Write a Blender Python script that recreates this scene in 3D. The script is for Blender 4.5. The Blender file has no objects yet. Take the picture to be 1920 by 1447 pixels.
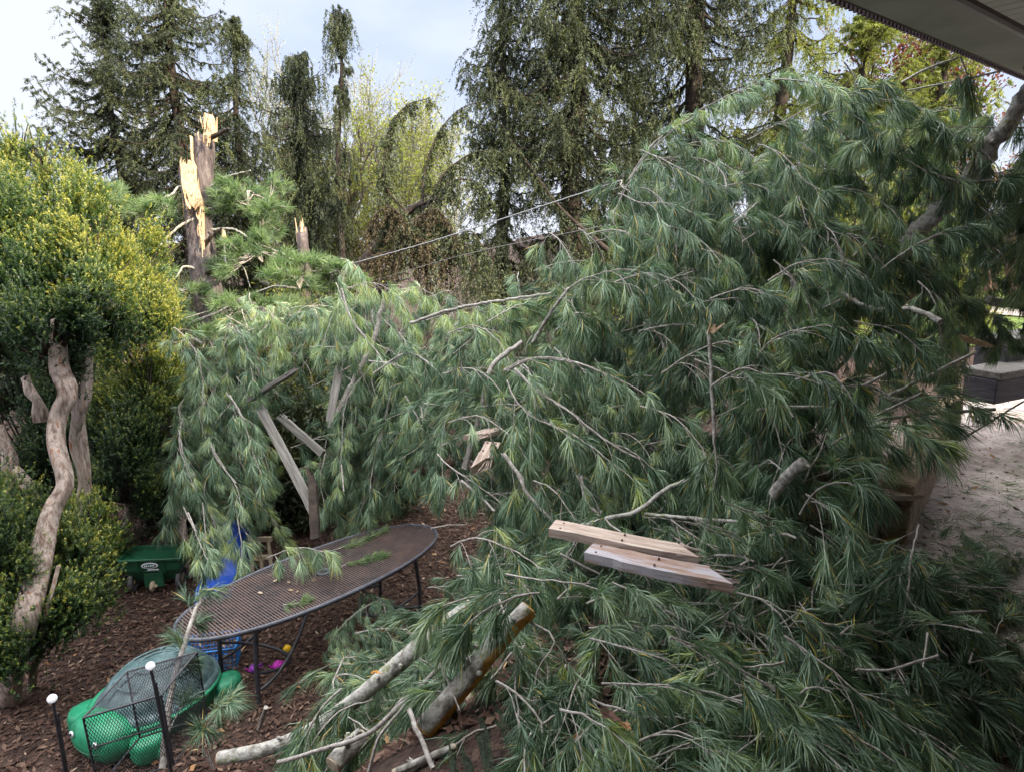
import bpy, math, random
import numpy as np
from mathutils import Vector, Matrix, Euler
R = math.radians
SC = bpy.context.scene
COL = SC.collection

# ------------------------------------------------------------------ camera
FPX = 1250.0
PITCH = math.atan((723 - 450) / FPX)
CAMZ = 1.7
cam_d = bpy.data.cameras.new('camera'); cam = bpy.data.objects.new('camera', cam_d); COL.objects.link(cam)
cam.location = (0, 0, CAMZ); cam.rotation_euler = (math.pi / 2 - PITCH, 0, 0)
cam_d.sensor_width = 36; cam_d.lens = 36 * FPX / 1920; cam_d.clip_end = 2000; cam_d.clip_start = 0.05
SC.camera = cam

# ------------------------------------------------------------------ light
SUN_EL, SUN_AZ = 24.0, 125.0          # azimuth measured from +Y towards +X
SC.view_settings.view_transform = 'Standard'; SC.view_settings.look = 'None'
SC.view_settings.exposure = 1.02; SC.view_settings.gamma = 1
W = bpy.data.worlds.new('World'); SC.world = W; W.use_nodes = True
nt = W.node_tree; nd = nt.nodes; lk = nt.links; nd.clear()
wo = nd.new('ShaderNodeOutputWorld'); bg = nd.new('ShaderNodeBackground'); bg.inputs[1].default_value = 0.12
sky = nd.new('ShaderNodeTexSky'); sky.sky_type = 'NISHITA'; sky.sun_disc = False
sky.sun_elevation = R(SUN_EL); sky.sun_rotation = R(SUN_AZ); sky.air_density = 1.0; sky.dust_density = 2.0; sky.ozone_density = 1.5
tc = nd.new('ShaderNodeTexCoord'); mp = nd.new('ShaderNodeMapping'); mp.inputs['Scale'].default_value = (1.0, 1.0, 2.2)
nz = nd.new('ShaderNodeTexNoise'); nz.inputs['Scale'].default_value = 1.7; nz.inputs['Detail'].default_value = 5; nz.inputs['Roughness'].default_value = .5
mp.inputs['Location'].default_value = (0.35, 0.2, 0.1)
rp = nd.new('ShaderNodeValToRGB'); rp.color_ramp.elements[0].position = .36; rp.color_ramp.elements[1].position = .62
sep = nd.new('ShaderNodeSeparateXYZ')
mr = nd.new('ShaderNodeMapRange'); mr.inputs['From Min'].default_value = .02; mr.inputs['From Max'].default_value = .38
mr.inputs['To Min'].default_value = .85; mr.inputs['To Max'].default_value = 0.0
mx = nd.new('ShaderNodeMath'); mx.operation = 'MAXIMUM'
m2 = nd.new('ShaderNodeMath'); m2.operation = 'MULTIPLY_ADD'; m2.inputs[1].default_value = .8; m2.inputs[2].default_value = .02
mix = nd.new('ShaderNodeMixRGB'); mix.inputs[2].default_value = (6.2, 6.9, 8.4, 1)
lk.new(tc.outputs['Generated'], mp.inputs[0]); lk.new(mp.outputs[0], nz.inputs['Vector']); lk.new(nz.outputs['Fac'], rp.inputs[0])
lk.new(tc.outputs['Generated'], sep.inputs[0]); lk.new(sep.outputs['Z'], mr.inputs['Value'])
lk.new(rp.outputs[0], m2.inputs[0]); lk.new(m2.outputs[0], mx.inputs[0]); lk.new(mr.outputs[0], mx.inputs[1])
# unseen overhead sky brightened as added fill, easing off towards the blue horizon band
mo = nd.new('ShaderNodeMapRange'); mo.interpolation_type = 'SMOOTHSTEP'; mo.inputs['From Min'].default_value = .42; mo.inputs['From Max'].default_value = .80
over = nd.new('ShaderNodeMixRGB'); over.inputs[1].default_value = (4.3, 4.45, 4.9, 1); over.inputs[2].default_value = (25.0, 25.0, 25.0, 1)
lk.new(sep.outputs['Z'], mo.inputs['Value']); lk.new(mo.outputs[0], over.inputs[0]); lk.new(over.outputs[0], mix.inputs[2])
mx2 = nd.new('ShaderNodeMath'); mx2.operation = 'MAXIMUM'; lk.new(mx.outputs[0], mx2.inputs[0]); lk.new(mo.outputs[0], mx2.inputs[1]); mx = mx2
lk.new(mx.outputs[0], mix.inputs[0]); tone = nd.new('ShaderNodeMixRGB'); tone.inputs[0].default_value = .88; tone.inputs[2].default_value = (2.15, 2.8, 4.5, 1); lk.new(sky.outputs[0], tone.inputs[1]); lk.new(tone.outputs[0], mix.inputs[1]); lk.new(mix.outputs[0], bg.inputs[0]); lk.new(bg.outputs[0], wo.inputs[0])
sd = bpy.data.lights.new('sun', 'SUN'); sd.energy = 5.0; sd.angle = R(0.6); sd.color = (1.0, .87, .66)
so = bpy.data.objects.new('sun', sd); COL.objects.link(so)
_sd = Vector((math.sin(R(SUN_AZ)) * math.cos(R(SUN_EL)), math.cos(R(SUN_AZ)) * math.cos(R(SUN_EL)), math.sin(R(SUN_EL))))
so.rotation_euler = (-_sd).to_track_quat('-Z', 'Y').to_euler(); so.location = (12, -3, 9)
SC.cycles.max_bounces = 6; SC.cycles.diffuse_bounces = 3; SC.cycles.glossy_bounces = 2; SC.cycles.transparent_max_bounces = 8
SC.cycles.transmission_bounces = 3

# ------------------------------------------------------------------ coordinates
cp, sp = math.cos(PITCH), math.sin(PITCH)
def P(u, v, d):
    a = (u - 960) / FPX; b = (723 - v) / FPX
    return np.array([a * d, (cp + b * sp) * d, CAMZ + (b * cp - sp) * d])
def sstep(a, b, x):
    t = np.clip((x - a) / (b - a), 0, 1); return t * t * (3 - 2 * t)
def H(x, y):
    x = np.asarray(x, float); y = np.asarray(y, float)
    lo = np.minimum(-2.3 + .65 * (y - 1.9), .4 + .05 * (y - 6)) ; lo = np.minimum(lo, 1.2)
    h = -1.6 * (1 - sstep(lo, lo + 2.2, x))
    h = h + 0.09 * np.maximum(y - 11, 0) * sstep(1.5, 5, x) * (y < 40) + (y >= 40) * .09 * 29 * sstep(1.5, 5, x)
    h = h + .04 * np.sin(x * 1.7 + y * .9) + .03 * np.sin(x * .8 - y * 2.3)
    return h
def G(u, v, dz=0.0):
    """point where the ray through the photo pixel meets the terrain"""
    for d in np.arange(1.2, 60, .02):
        p = P(u, v, d)
        if p[2] <= H(p[0], p[1]) + dz: return p
    return P(u, v, 60)

# ------------------------------------------------------------------ materials
MATS = {}
def newmat(name):
    m = bpy.data.materials.new(name); m.use_nodes = True; m.node_tree.nodes.clear(); MATS[name] = m
    return m, m.node_tree.nodes, m.node_tree.links
def ramp(n, stops):
    r = n.new('ShaderNodeValToRGB'); e = r.color_ramp.elements
    while len(e) < len(stops): e.new(.5)
    for k, (p, c) in enumerate(stops): e[k].position = p; e[k].color = (*c, 1)
    return r
def leaf_mat(name, stops, rough=.5, trans=.25, spec=.4, tcol=(1.3, 1.5, .6)):
    m, n, l = newmat(name)
    at = n.new('ShaderNodeAttribute'); at.attribute_name = 'tint'
    r = ramp(n, stops); l.new(at.outputs['Fac'], r.inputs[0])
    b = n.new('ShaderNodeBsdfPrincipled'); b.inputs['Roughness'].default_value = rough; b.inputs['Specular IOR Level'].default_value = spec
    l.new(r.outputs[0], b.inputs['Base Color'])
    t = n.new('ShaderNodeBsdfTranslucent'); mu = n.new('ShaderNodeMixRGB'); mu.blend_type = 'MULTIPLY'; mu.inputs[0].default_value = 1
    mu.inputs[2].default_value = (*tcol, 1); l.new(r.outputs[0], mu.inputs[1]); l.new(mu.outputs[0], t.inputs[0])
    ms = n.new('ShaderNodeMixShader'); ms.inputs[0].default_value = trans
    l.new(b.outputs[0], ms.inputs[1]); l.new(t.outputs[0], ms.inputs[2])
    o = n.new('ShaderNodeOutputMaterial'); l.new(ms.outputs[0], o.inputs[0])
    return m
def noise_mat(name, stops, scale=8, stretch=(1, 1, 1), rough=.85, bump=.4, bscale=None, detail=6, spec=.3, dist=0.02, metal=0.0, voro=None):
    m, n, l = newmat(name)
    tc = n.new('ShaderNodeTexCoord'); mp = n.new('ShaderNodeMapping'); mp.inputs['Scale'].default_value = stretch
    l.new(tc.outputs['Object'], mp.inputs[0])
    a = n.new('ShaderNodeTexNoise'); a.inputs['Scale'].default_value = scale; a.inputs['Detail'].default_value = detail; a.inputs['Roughness'].default_value = .65
    l.new(mp.outputs[0], a.inputs['Vector'])
    r = ramp(n, stops); l.new(a.outputs['Fac'], r.inputs[0])
    b = n.new('ShaderNodeBsdfPrincipled'); b.inputs['Roughness'].default_value = rough; b.inputs['Specular IOR Level'].default_value = spec
    b.inputs['Metallic'].default_value = metal
    l.new(r.outputs[0], b.inputs['Base Color'])
    c = n.new('ShaderNodeTexNoise'); c.inputs['Scale'].default_value = bscale or scale * 3; c.inputs['Detail'].default_value = 5
    l.new(mp.outputs[0], c.inputs['Vector'])
    h = c.outputs['Fac']
    if voro:
        vo = n.new('ShaderNodeTexVoronoi'); vo.inputs['Scale'].default_value = voro; vo.feature = 'DISTANCE_TO_EDGE'
        l.new(mp.outputs[0], vo.inputs['Vector'])
        ad = n.new('ShaderNodeMath'); ad.operation = 'MULTIPLY_ADD'; ad.inputs[1].default_value = 1.2
        mi = n.new('ShaderNodeMath'); mi.operation = 'MINIMUM'; mi.inputs[1].default_value = .3
        l.new(vo.outputs['Distance'], mi.inputs[0]); l.new(mi.outputs[0], ad.inputs[0]); l.new(c.outputs['Fac'], ad.inputs[2]); h = ad.outputs[0]
    bp = n.new('ShaderNodeBump'); bp.inputs['Strength'].default_value = bump; bp.inputs['Distance'].default_value = dist
    l.new(h, bp.inputs['Height']); l.new(bp.outputs[0], b.inputs['Normal'])
    o = n.new('ShaderNodeOutputMaterial'); l.new(b.outputs[0], o.inputs[0])
    return m
M_PINE = leaf_mat('white_pine_needles', [(0, (.042, .082, .048)), (.4, (.14, .225, .145)), (.75, (.36, .455, .31)), (.93, (.36, .42, .10)), (1, (.50, .32, .08))], .46, .22, .45, (1.15, 1.35, .5))
M_PINE2 = leaf_mat('standing_pine_needles', [(0, (.06, .105, .058)), (.5, (.125, .19, .10)), (1, (.24, .31, .15))], .5, .35, .4, (1.3, 1.5, .6))
M_SPR = leaf_mat('spruce_needles', [(0, (.026, .036, .024)), (.5, (.058, .074, .042)), (1, (.15, .165, .065))], .55, .22, .35, (1.4, 1.5, .5))
M_SPRY = leaf_mat('bright_spruce_needles', [(0, (.08, .10, .03)), (.5, (.18, .21, .05)), (1, (.36, .38, .09))], .55, .3, .35, (1.4, 1.4, .5))
M_DEAD = leaf_mat('dead_needles', [(0, (.035, .028, .018)), (.5, (.085, .068, .042)), (1, (.15, .125, .07))], .7, .2, .2, (1.2, 1, .8))
M_YEW = leaf_mat('yew_leaves', [(0, (.012, .030, .014)), (.4, (.030, .066, .024)), (.7, (.10, .15, .035)), (1, (.38, .36, .07))], .4, .3, .5, (1.4, 1.5, .4))
M_DEC = leaf_mat('spring_leaves', [(0, (.17, .18, .05)), (.5, (.32, .33, .10)), (1, (.50, .50, .18))], .55, .45, .3, (1.2, 1.3, .6))
M_RED = leaf_mat('red_leaves', [(0, (.08, .025, .02)), (1, (.20, .075, .045))], .55, .35, .3, (1.4, .8, .6))
M_GRASS = leaf_mat('grass_blades', [(0, (.10, .20, .03)), (1, (.26, .38, .06))], .6, .3, .3)
M_TWIG = noise_mat('pale_twig_bark', [(.3, (.15, .13, .115)), (.5, (.32, .29, .265)), (.72, (.52, .49, .46))], 40, rough=.8, bump=.3)
M_BARK = noise_mat('pine_trunk_bark', [(.3, (.04, .032, .033)), (.5, (.115, .092, .09)), (.7, (.23, .195, .185))], 14, (1, 1, .25), rough=.9, bump=.9, bscale=22, dist=.03)
M_GBARK = noise_mat('grey_lichen_bark', [(.30, (.06, .052, .045)), (.44, (.22, .205, .18)), (.55, (.42, .405, .38)), (.64, (.20, .215, .10)), (.74, (.36, .345, .33))], 17, (1, 1, 1), rough=.85, bump=.7, bscale=45, dist=.012)
M_OBARK = noise_mat('orange_inner_bark', [(.3, (.16, .06, .02)), (.5, (.42, .20, .04)), (.7, (.60, .34, .09))], 16, rough=.8, bump=.8, bscale=40, dist=.01)
M_DBARK = noise_mat('dark_bark', [(.3, (.018, .014, .012)), (.7, (.07, .052, .042))], 9, rough=.95, bump=.6)
M_YBARK = noise_mat('yew_bark', [(.28, (.09, .045, .035)), (.42, (.21, .15, .12)), (.55, (.38, .32, .28)), (.68, (.26, .11, .06))], 16, (1.5, 1.5, .22), rough=.8, bump=1.0, bscale=20, dist=.03)
M_SPLIT = noise_mat('fresh_split_wood', [(.3, (.36, .21, .11)), (.45, (.58, .40, .23)), (.6, (.70, .54, .36)), (.75, (.48, .31, .17))], 12, (6, 6, .35), rough=.7, bump=.8, bscale=20, dist=.02)
M_WOODG = noise_mat('weathered_board', [(.3, (.09, .082, .075)), (.5, (.20, .185, .17)), (.75, (.33, .31, .285))], 7, (7, .5, 7), rough=.85, bump=.5, bscale=18, dist=.006)
M_WOODB = noise_mat('broken_board', [(.3, (.22, .15, .12)), (.5, (.42, .33, .28)), (.7, (.58, .51, .45))], 6, (7, .5, 7), rough=.8, bump=.6, bscale=15, dist=.008)
M_WOODP = noise_mat('reddish_board', [(.3, (.17, .10, .08)), (.46, (.30, .21, .17)), (.56, (.36, .34, .38)), (.7, (.46, .42, .42))], 5, (5, .6, 5), rough=.8, bump=.5, bscale=15, dist=.008)
M_TIMBER = noise_mat('timber_wall', [(.3, (.12, .085, .055)), (.5, (.26, .19, .125)), (.75, (.42, .33, .24))], 5, (3, 3, 3), rough=.9, bump=.6, dist=.01)
M_RWOOD = noise_mat('red_brown_wood', [(.3, (.07, .035, .028)), (.7, (.19, .105, .08))], 9, rough=.8, bump=.4)
M_SLATE = noise_mat('dark_plank', [(.3, (.045, .04, .05)), (.7, (.12, .11, .13))], 5, (1, 1, 6), rough=.7, bump=.3)
M_METAL = noise_mat('black_painted_metal', [(.35, (.018, .018, .024)), (.7, (.05, .05, .062))], 30, rough=.45, bump=.15, spec=.6)
M_RUST = noise_mat('rusty_table_mesh', [(.35, (.038, .032, .036)), (.5, (.075, .052, .050)), (.7, (.12, .078, .068))], 5, rough=.6, bump=.2, spec=.5)
M_RIM = noise_mat('table_rim', [(.35, (.05, .053, .07)), (.7, (.11, .115, .145))], 20, rough=.4, bump=.1, spec=.6)
M_GRN = noise_mat('green_plastic', [(.3, (.012, .14, .07)), (.5, (.020, .24, .12)), (.68, (.03, .30, .16)), (.78, (.10, .22, .14))], 9, rough=.42, bump=.06, spec=.5)
M_LID = noise_mat('grey_green_lid_plastic', [(.3, (.045, .085, .09)), (.5, (.085, .145, .155)), (.62, (.14, .21, .225)), (.75, (.26, .30, .30))], 9, rough=.5, bump=.1, spec=.5)
M_DGRN = noise_mat('dark_green_plastic', [(.3, (.012, .07, .035)), (.7, (.02, .12, .06))], 5, rough=.4, bump=.06, spec=.5)
M_BLUE = noise_mat('blue_plastic', [(.3, (.015, .085, .50)), (.7, (.03, .13, .68))], 3, rough=.4, bump=.05, spec=.5)
M_LBLUE = noise_mat('light_blue_plastic', [(.3, (.03, .19, .55)), (.7, (.06, .28, .70))], 5, rough=.45, bump=.05)
M_YEL = noise_mat('yellow_plastic', [(.3, (.75, .42, .02)), (.7, (.85, .52, .03))], 5, rough=.4, bump=.05)
M_PINK = noise_mat('magenta_plastic', [(.3, (.50, .03, .40)), (.7, (.65, .06, .55))], 5, rough=.4, bump=.05)
M_PURP = noise_mat('purple_plastic', [(.3, (.22, .04, .35)), (.7, (.32, .07, .45))], 5, rough=.4, bump=.05)
M_WHITE = noise_mat('white_plastic', [(.3, (.68, .68, .74)), (.7, (.80, .80, .86))], 5, rough=.35, bump=.03)
M_BLK = noise_mat('black_rubber', [(.3, (.012, .012, .014)), (.7, (.035, .035, .04))], 9, rough=.7, bump=.1)
M_TYRE = noise_mat('grey_tyre', [(.3, (.05, .05, .055)), (.7, (.12, .11, .12))], 9, rough=.8, bump=.2)
M_PALEW = noise_mat('pale_wood', [(.3, (.30, .23, .15)), (.7, (.48, .40, .30))], 6, (4, 4, 1), rough=.8, bump=.3)
M_FASC = noise_mat('grey_painted_beam', [(.3, (.36, .355, .36)), (.55, (.48, .475, .48)), (.8, (.58, .57, .58))], 2.5, rough=.7, bump=.2)
M_SOFF = noise_mat('soffit_panel', [(.3, (.70, .70, .70)), (.7, (.80, .80, .80))], 3, rough=.7, bump=.1)
M_GUT = noise_mat('dark_gutter', [(.3, (.06, .035, .04)), (.7, (.12, .08, .09))], 8, rough=.6, bump=.2)
M_SIDING = noise_mat('house_siding', [(.3, (.45, .42, .38)), (.7, (.55, .52, .47))], 3, rough=.8, bump=.1)
M_GLASS = noise_mat('window_glass', [(.3, (.03, .035, .04)), (.7, (.05, .055, .06))], 2, rough=.08, bump=0, spec=.8)
M_CABLE = noise_mat('grey_cable', [(.3, (.30, .30, .31)), (.7, (.45, .45, .46))], 9, rough=.5, bump=0)
M_CHIP = leaf_mat('mulch_chips', [(0, (.035, .018, .013)), (.5, (.095, .055, .042)), (.82, (.20, .135, .10)), (1, (.48, .38, .29))], .9, .0, .2)
M_LITTER = leaf_mat('dry_leaf', [(0, (.20, .09, .04)), (.6, (.40, .22, .10)), (1, (.60, .42, .22))], .7, .2, .3, (1, 1, 1))
M_GROUND = noise_mat('mulch_soil', [(.3, (.020, .013, .011)), (.5, (.062, .037, .030)), (.7, (.125, .080, .062))], 14, rough=.95, bump=1.0, bscale=60, dist=.04, detail=10)
M_PATH = noise_mat('gravel_path_surface', [(.3, (.28, .22, .195)), (.5, (.50, .425, .395)), (.7, (.66, .59, .56))], 9, rough=.9, bump=.8, bscale=70, dist=.02, detail=10)
M_ROAD = noise_mat('pale_concrete', [(.3, (.32, .27, .25)), (.7, (.45, .40, .38))], 3, rough=.9, bump=.2)
M_LAWN = noise_mat('lawn_grass', [(.3, (.055, .085, .022)), (.5, (.12, .18, .04)), (.7, (.21, .27, .06))], 5, rough=.95, bump=.8, bscale=30, dist=.05)
M_UNDER = noise_mat('shaded_needle_litter', [(.35, (.012, .016, .010)), (.55, (.030, .042, .024)), (.75, (.075, .060, .035))], 18, rough=.95, bump=1.0, bscale=50, dist=.04, detail=8)  # litter colour darkened to carry the occlusion inside the heap

# ------------------------------------------------------------------ mesh building
class MB:
    """collects triangles; several materials allowed"""
    def __init__(s): s.V = []; s.T = []; s.M = []; s.A = []; s.S = []; s.n = 0
    def add(s, V, T, mat=0, tint=.5, smooth=True):
        V = np.asarray(V, float).reshape(-1, 3); T = np.asarray(T, int).reshape(-1, 3)
        s.V.append(V); s.T.append(T + s.n); s.n += len(V)
        s.M.append(np.full(len(T), mat, np.int32)); s.S.append(np.full(len(T), smooth, bool))
        s.A.append(np.broadcast_to(np.asarray(tint, float), (len(V),)).copy())
        return s
    def arrays(s):
        return np.concatenate(s.V), np.concatenate(s.T), np.concatenate(s.M), np.concatenate(s.A), np.concatenate(s.S)
    def merge(s, o, mtx=None):
        if not o.V: return
        V, T, M, A, S = o.arrays()
        if mtx is not None:
            m = np.array(mtx); V = V @ m[:3, :3].T + m[:3, 3]
        s.V.append(V); s.T.append(T + s.n); s.n += len(V); s.M.append(M); s.A.append(A); s.S.append(S)
    def mesh(s, name, mats):
        me = bpy.data.meshes.new(name)
        V, T, M, A, S = s.arrays()
        me.vertices.add(len(V)); me.vertices.foreach_set('co', V.astype(np.float32).ravel())
        me.loops.add(len(T) * 3); me.loops.foreach_set('vertex_index', T.astype(np.int32).ravel())
        me.polygons.add(len(T)); me.polygons.foreach_set('loop_start', np.arange(0, len(T) * 3, 3, dtype=np.int32))
        me.polygons.foreach_set('material_index', M); me.polygons.foreach_set('use_smooth', S)
        for m in (mats if isinstance(mats, (list, tuple)) else [mats]): me.materials.append(m)
        at = me.attributes.new('tint', 'FLOAT', 'POINT'); at.data.foreach_set('value', A.astype(np.float32))
        me.update(calc_edges=True); me.validate()
        return me
    def obj(s, name, mats, parent=None, loc=None):
        o = bpy.data.objects.new(name, s.mesh(name, mats)); COL.objects.link(o)
        if parent is not None: o.parent = parent
        if loc is not None: o.location = loc
        return o
def tag(o, label=None, cat=None, group=None, kind=None):
    if label: o['label'] = label
    if cat: o['category'] = cat
    if group: o['group'] = group
    if kind: o['kind'] = kind
    return o
def empty(name, loc=(0, 0, 0), rz=0.0, rx=0.0, ry=0.0):
    o = bpy.data.objects.new(name, None); COL.objects.link(o); o.location = loc; o.rotation_euler = (rx, ry, rz); o.empty_display_size = .1
    return o
def nrm(a): return a / np.maximum(np.linalg.norm(a, axis=-1, keepdims=True), 1e-9)
def resample(path, step):
    path = np.asarray(path, float)
    # Catmull-Rom then even spacing
    if len(path) > 2:
        Pp = np.vstack([2 * path[0] - path[1], path, 2 * path[-1] - path[-2]]); out = []
        for i in range(1, len(Pp) - 2):
            for t in np.linspace(0, 1, 8, endpoint=False):
                a, b, c, d = Pp[i - 1:i + 3]
                out.append(.5 * (2 * b + (c - a) * t + (2 * a - 5 * b + 4 * c - d) * t * t + (3 * b - a - 3 * c + d) * t ** 3))
        out.append(path[-1]); path = np.array(out)
    s = np.r_[0, np.cumsum(np.linalg.norm(np.diff(path, axis=0), axis=1))]
    n = max(2, int(s[-1] / step) + 1); t = np.linspace(0, s[-1], n)
    return np.stack([np.interp(t, s, path[:, k]) for k in range(3)], 1), s[-1]
def tube(mb, pts, rad, sides=6, mat=0, tint=.5, cap=True, smooth=True, wob=0.0, rng=None, flute=0.0):
    pts = np.asarray(pts, float); n = len(pts); rad = np.broadcast_to(np.asarray(rad, float), (n,))
    tan = nrm(np.gradient(pts, axis=0))
    ref = np.array([0, 0, 1.]) if abs(tan[:, 2]).mean() < .8 else np.array([1., 0, 0])
    a = nrm(np.cross(tan, ref)); b = np.cross(tan, a)
    th = np.linspace(0, 2 * np.pi, sides, endpoint=False)
    rr = rad[:, None] * np.ones((n, sides))
    if wob and rng is not None: rr = rr * (1 + wob * rng.normal(size=(n, sides)))
    if flute: zz_ = np.linspace(0, n * .12, n)[:, None]; rr = rr * (1 + flute * np.sin(3 * th[None] + zz_ * 1.7) + flute * .6 * np.sin(5 * th[None] - zz_ * 2.3 + 1))
    V = pts[:, None] + rr[..., None] * (np.cos(th)[None, :, None] * a[:, None] + np.sin(th)[None, :, None] * b[:, None])
    i = np.arange(n - 1)[:, None] * sides; j = np.arange(sides)[None]; j2 = (j + 1) % sides
    q = np.stack([i + j, i + j2, i + sides + j2, i + sides + j], -1).reshape(-1, 4)
    T = np.vstack([q[:, [0, 1, 2]], q[:, [0, 2, 3]]])
    V = V.reshape(-1, 3)
    mb.add(V, T, mat, tint, smooth)
    if cap:
        for k, sgn in ((0, 1), (n - 1, -1)):
            ring = V[k * sides:(k + 1) * sides]; c = ring.mean(0)
            idx = np.arange(sides); tr = np.stack([np.full(sides, sides), (idx + 1) % sides, idx], 1)
            if sgn < 0: tr = tr[:, ::-1]
            mb.add(np.vstack([ring, c]), tr, mat, tint, False)
    return mb
def box(mb, c, size, rot=None, mat=0, bev=0.0, tint=.5):
    """box with chamfered edges along its three axes"""
    sx, sy, sz = [s / 2 for s in size]; b = min(bev, sx * .9, sy * .9, sz * .9)
    if b <= 0:
        V = np.array([[x, y, z] for x in (-sx, sx) for y in (-sy, sy) for z in (-sz, sz)])
        T = [[0, 1, 3], [0, 3, 2], [4, 6, 7], [4, 7, 5], [0, 4, 5], [0, 5, 1], [2, 3, 7], [2, 7, 6], [0, 2, 6], [0, 6, 4], [1, 5, 7], [1, 7, 3]]
    else:
        import bmesh
        bm = bmesh.new(); bmesh.ops.create_cube(bm, size=1)
        for v in bm.verts: v.co = Vector((v.co.x * 2 * sx, v.co.y * 2 * sy, v.co.z * 2 * sz))
        bmesh.ops.bevel(bm, geom=bm.edges[:], offset=b, segments=1, affect='EDGES'); bmesh.ops.triangulate(bm, faces=bm.faces[:])
        bm.verts.ensure_lookup_table(); V = np.array([v.co[:] for v in bm.verts]); T = [[v.index for v in f.verts] for f in bm.faces]; bm.free()
    if rot is not None: V = V @ np.array(rot)[:3, :3].T
    mb.add(V + np.asarray(c, float), T, mat, tint, False); return mb
def beam(mb, a, b, w, h, mat=0, up=(0, 0, 1), bev=.004):
    a = np.array(a, float); b = np.array(b, float); y = nrm(b - a); x = nrm(np.cross(y, np.array(up, float))); z = np.cross(x, y)
    return box(mb, (a + b) / 2, (w, np.linalg.norm(b - a), h), np.stack([x, y, z], 1), mat, bev)
def lathe(mb, prof, c=(0, 0, 0), seg=20, mat=0, sx=1.0, sy=1.0, rot=None, smooth=True):
    prof = np.array(prof, float); th = np.linspace(0, 2 * np.pi, seg, endpoint=False); n = len(prof)
    V = np.stack([prof[:, None, 0] * np.cos(th) * sx, prof[:, None, 0] * np.sin(th) * sy, prof[:, None, 1] * np.ones(seg)], -1).reshape(-1, 3)
    i = np.arange(n - 1)[:, None] * seg; j = np.arange(seg)[None]; j2 = (j + 1) % seg
    q = np.stack([i + j, i + j2, i + seg + j2, i + seg + j], -1).reshape(-1, 4)
    if rot is not None: V = V @ np.array(rot)[:3, :3].T
    mb.add(V + np.asarray(c, float), np.vstack([q[:, [0, 1, 2]], q[:, [0, 2, 3]]]), mat, .5, smooth); return mb

# ------------------------------------------------------------------ pine boughs
def needles(mb, base, dirs, n, L, spread, droop, w, rng, mat=0, tint=None, back=.5):
    """tufts of long needles: base (K,3), dirs (K,3)"""
    K = len(base)
    if K == 0: return
    d0 = np.repeat(nrm(dirs), n, 0); b = np.repeat(base, n, 0); N = K * n
    LL = np.repeat(L * rng.uniform(.8, 1.15, K), n) * rng.uniform(.72, 1.08, N)
    s = rng.random(N)
    b = b - d0 * (LL * back * s)[:, None]
    r = rng.normal(size=(N, 3)); perp = nrm(r - (r * d0).sum(1, keepdims=True) * d0)
    th = np.abs(rng.normal(size=N)) * spread * .8 + .12 + .3 * s
    th = np.minimum(th, 1.25)
    d = d0 * np.cos(th)[:, None] + perp * np.sin(th)[:, None]
    g = np.array([0, 0, -1.])
    dr = (droop * rng.uniform(.5, 1.4, N) * LL)[:, None]
    mid = b + d * (LL * .5)[:, None] + g * dr * .22
    tip = b + nrm(d * LL[:, None] + g * dr) * LL[:, None]
    sv = nrm(np.cross(d, rng.normal(size=(N, 3)))) * (w * .5)
    V = np.stack([b - sv * .7, b + sv * .7, mid - sv, mid + sv, tip], 1).reshape(-1, 3)
    k = np.arange(N)[:, None] * 5
    T = np.concatenate([k + [0, 1, 3], k + [0, 3, 2], k + [2, 3, 4]], 0)
    tt = np.repeat((rng.random(K) * .55 + .15) if tint is None else tint, n) + rng.normal(size=N) * .12
    odd = rng.random(N) < .028; tt = np.where(odd, .98, np.clip(tt, 0, .9))
    A = np.repeat(tt, 5)
    mb.add(V, T, mat, A, False)
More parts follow.
